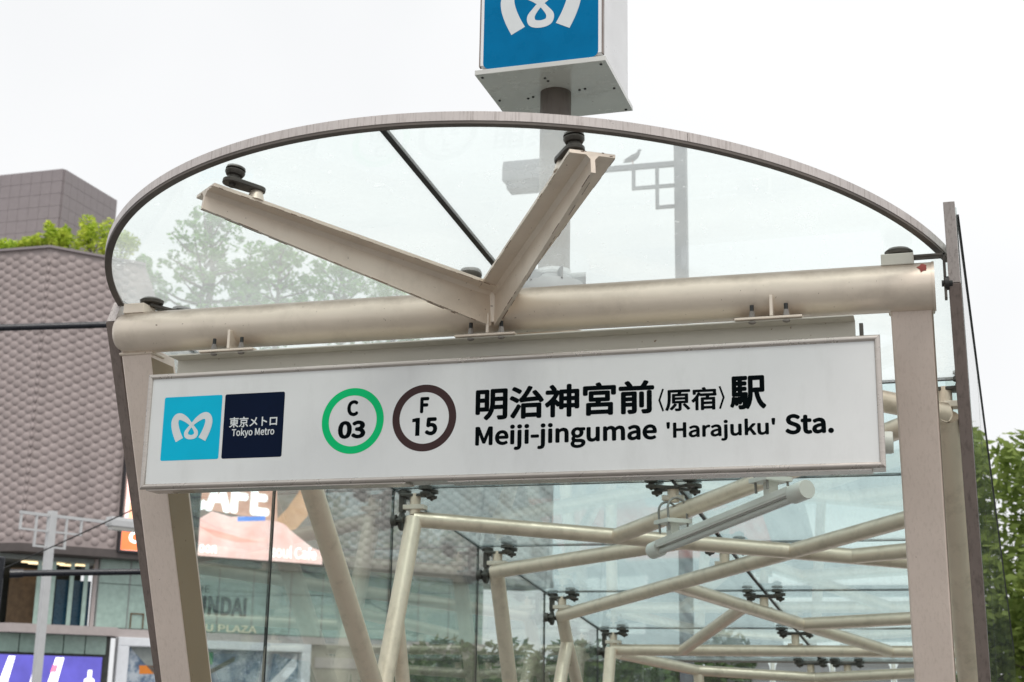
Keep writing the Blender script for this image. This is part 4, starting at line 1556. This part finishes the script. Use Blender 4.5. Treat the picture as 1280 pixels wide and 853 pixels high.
def tree(name, label, base, h, spread, leafm, n, size, seed, cat='tree', group=None, trunk=0.16, clear=0.35, nlimb=9, lump=0.30, sq=1.0):
    rnd = random.Random(seed)
    base = Vector(base)
    r = empty(name, base)
    tag(r, label, cat, group)
    top = base + Vector((rnd.uniform(-.1, .1) * spread, rnd.uniform(-.1, .1) * spread, h * 0.86))
    m = MB()
    mid = base.lerp(top, 0.5) + Vector((rnd.uniform(-.06, .06) * h, rnd.uniform(-.06, .06) * h, 0))
    pts = [base, base.lerp(mid, 0.5), mid, mid.lerp(top, 0.5), top]
    m.path(pts, trunk, 8, [trunk * 1.15, trunk * 0.9, trunk * 0.65, trunk * 0.4, trunk * 0.12])
    lm = MB()
    for k in range(nlimb):
        t = clear + (1 - clear) * (k + 0.5) / nlimb
        st = base.lerp(top, t * 0.8)
        an = k * 2.4 + rnd.uniform(-.4, .4)
        prof_ = math.sin(math.pi * min(1, 0.25 + 0.75 * (t - clear) / (1 - clear))) ** 0.7
        ln = spread * (0.55 + 0.45 * rnd.random()) * prof_
        en = st + Vector((math.cos(an) * ln, math.sin(an) * ln, h * rnd.uniform(0.06, 0.16)))
        md = st.lerp(en, 0.5) + Vector((0, 0, -h * 0.015))
        m.path([st, md, en], trunk * 0.3, 6, [trunk * 0.42, trunk * 0.25, trunk * 0.08])
        nl = n // nlimb
        for j in range(4):
            c = st.lerp(en, 0.45 + 0.2 * j) + Vector((rnd.uniform(-1, 1), rnd.uniform(-1, 1), rnd.uniform(-0.6, 0.8))) * spread * 0.16
            rr_ = spread * lump * rnd.uniform(0.6, 1.15)
            leaves(lm, c, (rr_, rr_, rr_ * 0.6 * sq), nl // 4, size, rnd)
    leaves(lm, top, (spread * lump * .8,) * 3, n // nlimb, size, rnd)
    m.build('trunk', BARK, r, smooth=60)
    lm.build('crown', leafm, r)
    finish(r)
    return r


def shrub(name, label, base, w, h, leafm, n, size, seed, group, cat='shrub', dp=None):
    rnd = random.Random(seed)
    base = Vector(base)
    r = empty(name, base)
    tag(r, label, cat, group)
    m = MB()
    lm = MB()
    dp = dp or w
    for k in range(7):
        p = base + Vector((rnd.uniform(-.42, .42) * w, rnd.uniform(-.42, .42) * dp, h * rnd.uniform(0.5, 0.85)))
        m.path([base + Vector((rnd.uniform(-.1, .1) * w, rnd.uniform(-.1, .1) * dp, 0)), base.lerp(p, 0.6), p], 0.02, 5, [0.03, 0.02, 0.008])
        leaves(lm, p - Vector((0, 0, h * 0.1)), (w * 0.24, dp * 0.24, h * 0.22), n // 10, size, rnd)
    leaves(lm, base + Vector((0, 0, h * 0.36)), (w * 0.5, dp * 0.5, h * 0.36), n - 7 * (n // 10), size, rnd)
    m.build('stems', BARK, r)
    lm.build('foliage', leafm, r)
    finish(r)
    return r


LF_TERR = mat_leaf('terrace_leaf', (0.08, 0.23, 0.04), (0.24, 0.48, 0.10))
LF_LIME = mat_leaf('lime_leaf', (0.36, 0.52, 0.05), (0.64, 0.70, 0.12))
LF_LIME2 = mat_leaf('fresh_green_leaf', (0.32, 0.50, 0.05), (0.58, 0.70, 0.10))
LF_DEEP = mat_leaf('deep_green_leaf', (0.10, 0.16, 0.035), (0.28, 0.36, 0.09))
LF_MID = mat_leaf('hedge_leaf', (0.03, 0.065, 0.02), (0.085, 0.14, 0.04))

gt = 'trees on the roof terrace'
tree('terrace_tree', 'tall open tree on the roof terrace, seen through the glass roof', (-38.1, 64.2, 19.7), 11.4, 3.3, LF_TERR, 2700, 0.17, 11, 'tree', gt, 0.26, 0.25, 30, 0.14)
tree('terrace_tree', 'thin pale tree second along the roof terrace, right of the tall one', (-34.4, 66.2, 19.7), 9.9, 3.0, LF_TERR, 2300, 0.17, 12, 'tree', gt, 0.16, 0.25, 28, 0.15)
tree('terrace_tree', 'rounded tree on the roof terrace near the middle of the header pipe', (-31.2, 67.8, 19.7), 8.8, 3.1, LF_TERR, 2600, 0.17, 13, 'tree', gt, 0.18, 0.25, 26, 0.18)
tree('terrace_tree', 'short tree on the roof terrace beside the sloping parapet', (-41.0, 62.6, 19.7), 6.6, 2.2, LF_TERR, 2000, 0.18, 14, 'tree', gt, 0.14, 0.25, 13, 0.28)
tree('terrace_tree', 'low spreading tree at the far right of the roof terrace', (-28.4, 69.0, 19.7), 7.0, 3.2, LF_TERR, 2600, 0.18, 15, 'tree', gt, 0.15, 0.25, 15, 0.26)
tree('terrace_tree', 'pale feathery tree behind the gap between the two tallest terrace trees', (-37.4, 68.4, 19.7), 9.4, 3.2, LF_TERR, 1900, 0.18, 16, 'tree', gt, 0.15, 0.2, 26, 0.17)
gs = 'shrubs along the parapet'
for k, (s, side, w, h, mt, lb) in enumerate((
        (5.2, 'l', 2.0, 0.9, LF_LIME2, 'low green shrub on the parapet at the left picture edge'),
        (3.4, 'l', 2.2, 1.0, LF_LIME2, 'spreading bright green shrub on the parapet, left of the ridge'),
        (1.7, 'l', 2.0, 1.15, LF_LIME, 'bushy lime shrub on the parapet just left of the ridge'),
        (0.3, 'l', 0.9, 1.9, LF_LIME, 'slim upright lime shrub on the parapet at the ridge'),
        (1.0, 'r', 1.4, 1.5, LF_LIME, 'loose yellow-green shrub on the parapet right of the ridge'),
        (2.4, 'r', 1.7, 2.9, LF_LIME, 'tallest yellow-green shrub on the parapet beside the glass arc'),
        (3.7, 'r', 1.6, 2.0, LF_LIME, 'yellow-green shrub on the parapet behind the rim of the glass roof'))):
    p = (FP if side == 'r' else LP)(s, TA - 0.02, -0.9)
    shrub('parapet_shrub', lb, p, w * 1.1, h * 1.02, mt, 1000, 0.13, 40 + k, gs, dp=1.1)
gk = 'trees beside the entrance'
tree('street_tree', 'dense green tree beyond the right glass wall at the picture edge', (5.7, 27.0, 0), 9.2, 4.4, LF_DEEP, 40000, 0.13, 21, 'tree', gk, 0.2, 0.08, 26, 0.33)
tree('street_tree', 'broad green tree further behind the one at the right picture edge', (8.6, 33.0, 0), 8.4, 4.2, LF_DEEP, 14000, 0.2, 22, 'tree', gk, 0.2, 0.14, 16, 0.34)
tree('street_tree', 'green tree reflected in the right glass wall, standing out of frame', (9.5, 12.0, 0), 7.0, 3.2, LF_DEEP, 9000, 0.2, 23, 'tree', gk, 0.2, 0.2, 14, 0.34)
tree('street_tree', 'second green tree out of frame to the right, farther along', (10.0, 20.0, 0), 7.5, 3.4, LF_DEEP, 9000, 0.2, 24, 'tree', gk, 0.2, 0.2, 14, 0.34)
gh = 'hedge shrubs behind the entrance'
for k, (x, y, w, h, lb) in enumerate((
        (-6.6, 19.0, 3.2, 2.9, 'dark hedge shrub seen through the left wall behind the forked columns'),
        (-4.4, 20.0, 2.6, 3.0, 'dark hedge shrub behind the last left column'),
        (-2.9, 20.6, 2.2, 3.0, 'dark hedge shrub left of the grey hoarding'),
        (1.6, 21.0, 2.6, 2.3, 'dark hedge shrub right of the grey hoarding'),
        (4.6, 16.0, 2.4, 2.9, 'clipped hedge shrub outside the right wall, farther from the street'),
        (4.8, 10.5, 2.4, 2.7, 'clipped hedge shrub outside the right wall, nearer the street'))):
    shrub('hedge_shrub', lb, (x, y, 0), w, h, LF_MID, 4200, 0.11, 60 + k, gh)

# ------------------------------------------------------------------ grey hoarding behind the entrance
HOARD = mat_paint('grey_hoarding', (0.26, 0.25, 0.26), 0.6, 0.0, 0.06)
hd = empty('hoarding', (-0.7, 20.0, 0))
tag(hd, 'row of grey hoarding panels seen under the rear end of the glass roof', 'hoarding')
for i in range(4):
    x = -2.25 + i * 1.0
    m = MB()
    pts = round_rect(x, x + 0.9, 0.05, 2.42, 0.2, 5)
    m.prism([(a, 20.0, b) for a, b in pts], [(a, 20.06, b) for a, b in pts])
    m.build('hoarding_panel', HOARD, hd)
    m = MB()
    m.tube((x - 0.05, 20.03, 0), (x - 0.05, 20.03, 2.6), 0.035, n=12)
    m.build('hoarding_post', LAMPWHITE, hd, smooth=40)
finish(hd)


# ------------------------------------------------------------------ street lamps
def street_lamp(label, base, top, adir, mat, arm_z, s_l, s_r, lamp, brackets, w):
    base = Vector(base)
    r = empty('street_lamp', base)
    tag(r, label, 'street lamp', 'street lamps with stepped brackets')
    ad = Vector(adir).normalized()
    an = math.atan2(ad.y, ad.x)
    Mz = Matrix.Rotation(an, 3, 'Z')
    m = MB()
    m.box(base + Vector((0, 0, top / 2)), (w, w, top), Mz)
    m.build('post', mat, r, bevel=0.01)
    P = lambda t, z: base + ad * t + Vector((0, 0, z))
    m = MB()
    if s_l < 0:
        m.box(P((s_l - w / 2) / 2, arm_z), (abs(s_l) - w / 2, w * 0.38, w * 0.42), Mz)
    if s_r > 0:
        m.box(P((s_r + w / 2) / 2, arm_z), (s_r - w / 2, w * 0.38, w * 0.42), Mz)
    m.build('arm', mat, r)
    k_ = w * 0.28
    for sg in brackets:
        for t, dz in ((1.0, 0.50), (0.5, 1.0)):
            tt = sg * t * lamp[3]
            hz = dz * lamp[3] * 0.92
            m = MB()
            m.box(P(tt, arm_z - w * 0.21 - hz / 2), (k_, k_, hz), Mz)
            m.box(P((tt + sg * w / 2) / 2 - 0.0, arm_z - w * 0.21 - hz + k_ / 2), (abs(tt) - w / 2 + k_ * 0.9, k_ * 0.96, k_ * 0.96), Mz)
            m.build('bracket', mat, r)
    t0, t1, hgt = lamp[0], lamp[1], lamp[2]
    m = MB()
    c0, c1 = P(t0, arm_z), P(t1, arm_z)
    sd_ = Vector((-ad.y, ad.x, 0))
    wd = hgt * 0.9
    sec = [(-0.5, 0.18), (-0.42, 0.42), (0.42, 0.42), (0.5, 0.18), (0.5, -0.25), (-0.5, -0.25)]
    m.prism([c0 + sd_ * a * wd + Vector((0, 0, b * hgt)) for a, b in sec], [c1 + sd_ * a * wd + Vector((0, 0, b * hgt)) for a, b in sec])
    hs = m.build('lamp_housing', mat, r, bevel=0.01)
    m = MB()
    sec = [(-0.42, -0.26), (0.42, -0.26), (0.34, -0.48), (-0.34, -0.48)]
    i0, i1 = c0.lerp(c1, 0.06), c0.lerp(c1, 0.94)
    m.prism([i0 + sd_ * a * wd + Vector((0, 0, b * hgt)) for a, b in sec], [i1 + sd_ * a * wd + Vector((0, 0, b * hgt)) for a, b in sec])
    m.build('lamp_lens', DIFF if mat is GREYPOST else mat, hs)
    finish(r)
    return r


street_lamp('pale grey street lamp in front of the dimpled building', (-28.03, 37.5, 0), 7.76, (0.425, 0.905, 0), GREYPOST, 7.6, -1.22, 2.3, (2.25, 3.62, 0.50, 1.16), (-1, 1), 0.25)
street_lamp('slate street lamp seen through the front glass roof, a bird on its arm', (-1.36, 12.06, 0), 8.69, (-1, -0.02, 0), DUSKPOST, 8.42, 0, 1.6, (1.55, 2.36, 0.42, 0.62), (1,), 0.155)

# pigeon on the arm
pg = empty('pigeon', (-1.98, 12.06, 8.452))
tag(pg, 'small dark pigeon perched on the arm of the slate street lamp', 'bird')
m = MB()
px, py, pz_ = -1.99, 12.05, 8.50
prof_ = [(-0.15, 0.0, 0.008), (-0.11, 0.012, 0.022), (-0.06, 0.03, 0.040), (0.0, 0.055, 0.052), (0.05, 0.085, 0.046), (0.08, 0.115, 0.032), (0.092, 0.14, 0.024), (0.10, 0.16, 0.026), (0.112, 0.17, 0.020), (0.125, 0.17, 0.008), (0.145, 0.163, 0.002)]
m.path([(px + a * 0.85, py, pz_ + b * 0.9) for a, b, _ in prof_], 0.03, 12, [c * 0.85 for _, _, c in prof_])
m.build('body', PIGEON, pg, smooth=80)
for sy in (-1, 1):
    m = MB()
    m.tube((px + 0.0, py + sy * 0.018, 8.453), (px - 0.005, py + sy * 0.016, 8.53), 0.006, n=6)
    m.build('leg', mat_flat('pigeon_leg', (0.3, 0.1, 0.08), 0.6), pg)
    m = MB()
    wp = [(-0.15, 0.008), (-0.06, 0.02), (0.03, 0.055), (0.055, 0.085), (0.01, 0.098), (-0.07, 0.055)]
    m.prism([(px + a * 0.85, py + sy * 0.040, pz_ + b * 0.9) for a, b in wp], [(px + a * 0.85, py + sy * 0.047, pz_ + b * 0.9) for a, b in wp])
    m.build('wing', PIGEON, pg, bevel=0.003)
finish(pg)

# ------------------------------------------------------------------ traffic signal mast
tm = empty('traffic_signal', (-10.15, 15.7, 0))
tag(tm, 'black traffic signal mast with two long arms in front of the building', 'traffic signal')
m = MB()
m.lathe((-10.15, 15.7, 0), (-10.15, 15.7, 7.85), [(0, 0.13), (1, 0.085)], 18)
m.build('pole', BLACKARM, tm, smooth=40)
m = MB()
m.tube((-10.15, 15.7, 7.78), (-14.6, 12.68, 7.10), 0.055, n=16)
m.build('upper_arm', BLACKARM, tm, smooth=40)
m = MB()
m.tube((-10.15, 15.7, 3.58), (-12.42, 14.23, 3.43), 0.05, n=16)
m.build('lower_arm', BLACKARM, tm, smooth=40)
m = MB()
m.lathe((-12.30, 14.31, 3.44), (-12.47, 14.20, 3.425), [(0, 0.065), (1, 0.07)], 14)
m.build('arm_collar', BLACKARM, tm)
hc = Vector((-12.70, 14.04, 3.20))
Ms = Matrix.Rotation(R(-20), 3, 'Z')
m = MB()
m.box(hc, (0.40, 0.22, 0.95), Ms)
hb = m.build('signal_head', BLACKARM, tm, bevel=0.03)
for dz in (0.23, -0.23):
    m = MB()
    c = hc + Ms @ Vector((0, -0.115, dz))
    m.tube(c, c + Ms @ Vector((0, -0.03, 0)), 0.16, n=20)
    m.build('lens', PODDARK, hb)
    m = MB()
    m.box(c + Ms @ Vector((0, -0.09, 0.19)), (0.40, 0.2, 0.02), Ms)
    m.build('visor', BLACKARM, hb)
m = MB()
pts = []
for k in range(13):
    t = k / 12
    p = Vector((-10.2, 15.7, 5.05)).lerp(Vector((-34, 28.0, 1.0)), t)
    pts.append(p - Vector((0, 0, 0.5 * 4 * t * (1 - t) * 0.4)))
m.path(pts, 0.012, 6)
m.build('stay_cable', RUBBER, tm)
finish(tm)
